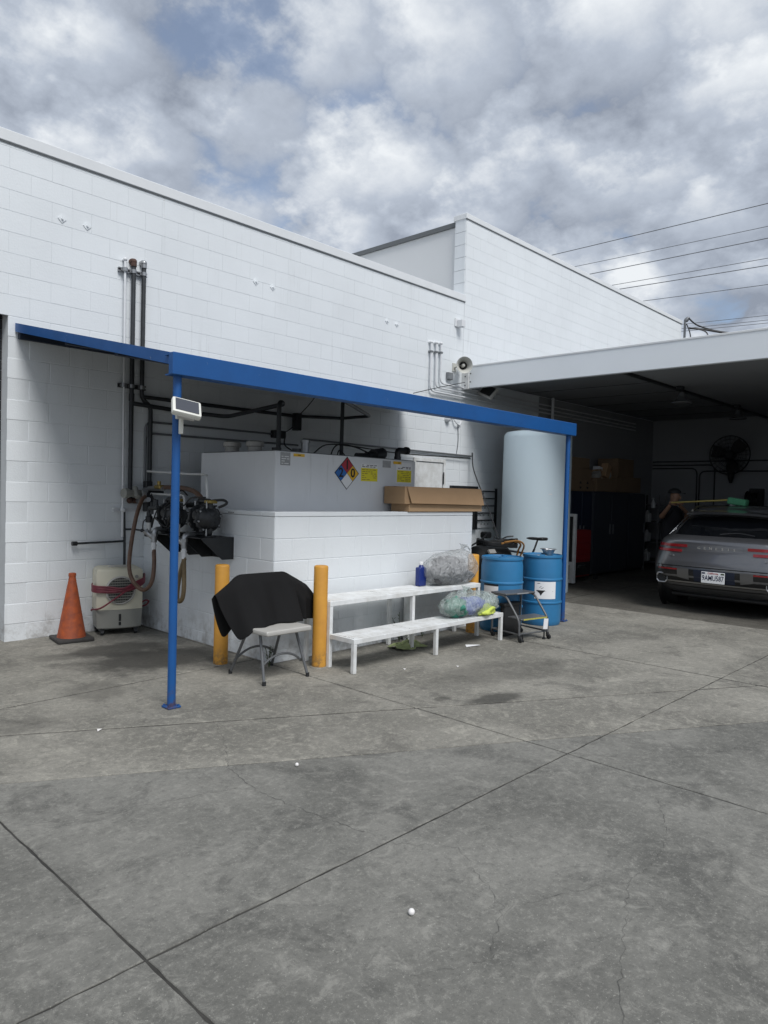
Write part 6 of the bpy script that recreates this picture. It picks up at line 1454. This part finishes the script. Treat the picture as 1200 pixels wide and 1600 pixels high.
one('ball', 'small white ball beside the gutter joint, farther from the camera', 'ball', MB().ball((2.62, 3.12, 0.0115), 0.0105, 3), 'pebble')
one('paper_scrap', 'torn white paper scrap on the ground under the bench end', 'litter', MB().add([(5.95, 4.42, 0.006), (6.12, 4.36, 0.012), (6.15, 4.41, 0.006), (6.0, 4.47, 0.016)], [(0, 1, 2, 3)]), 'paper', ang=0)
for i, (x, y) in enumerate(((2.05, 4.42), (5.2, 3.95), (4.75, 4.2))):
    q = MB(); q.add([(x, y, 0.004), (x + 0.03, y + 0.01, 0.010), (x + 0.045, y + 0.035, 0.004), (x + 0.01, y + 0.03, 0.012)], [(0, 1, 2, 3)])
    one('leaf_litter', ('dry leaf scrap near the blue post foot', 'dry leaf scrap in front of the bench', 'dry leaf scrap near the bench front leg')[i], 'litter', q, 'pebble', ang=0)

# ------------------------------------------------------------------ overhead wires and service mast
for i, (ya, za, zb, r_) in enumerate(((26.6, 18.75, 18.8, .030), (24.8, 17.58, 17.48, .022), (23.7, 16.85, 16.8, .030), (22.0, 15.8, 15.65, .022), (21.5, 15.45, 15.24, .030), (19.9, 14.4, 14.14, .024), (16.8, 12.52, 12.37, .020), (16.0, 12.22, 12.10, .020), (15.4, 12.03, 11.93, .020))):
    k_ = (za - zb) / (ya - 12.8); pts = [(45, y, za + k_ * (y - ya) + 0.00018 * (y - 18) ** 2) for y in range(-60, 101, 10)]
    lab = ('topmost', 'second', 'third', 'fourth', 'fifth', 'sixth', 'seventh', 'eighth', 'lowest')[i] + ' overhead power line' + ('' if i in (0, 8) else ' from the top') + ' in the sky behind the tall building'
    one('power_line', lab, 'power line', MB().tube(pts, r_ * 0.8, 6, 2), 'wire', 'overhead power lines')
ma = thing('service_mast', 'thin electrical service mast with cables at the far end of the tall wall', 'mast', (19.45, 7.5, 5.2))
MB().cyl((19.40, 7.50, 4.6), (19.40, 7.50, 6.40), 0.03).build('pipe', 'greyconduit', ma); MB().lathe((19.40, 7.50, 6.38), (0.5, -0.5, 0.7), [(0.04, 0), (0.06, 0.04), (0.05, 0.12), (0.02, 0.15)], 12).build('weather_head', 'greyconduit', ma)
MB().tube([(19.42, 7.42, 6.46), (19.6, 7.2, 6.25), (19.9, 6.6, 6.05), (20.6, 5.6, 5.95), (24, 2.0, 6.1), (45, -12, 11)], 0.02, 6).tube([(19.42, 7.40, 6.18), (19.6, 7.15, 6.16), (20.4, 5.8, 5.95), (24, 1.8, 6.0), (45, -12.5, 10.8)], 0.026, 6).tube([(19.42, 7.4, 6.2), (19.6, 7.0, 6.05), (19.5, 6.95, 5.6), (19.45, 7.0, 5.2)], 0.018, 6).tube([(19.38, 7.45, 6.3), (19.3, 7.3, 5.9), (19.35, 7.35, 5.2)], 0.015, 6).build('drop_cables', 'black', ma)
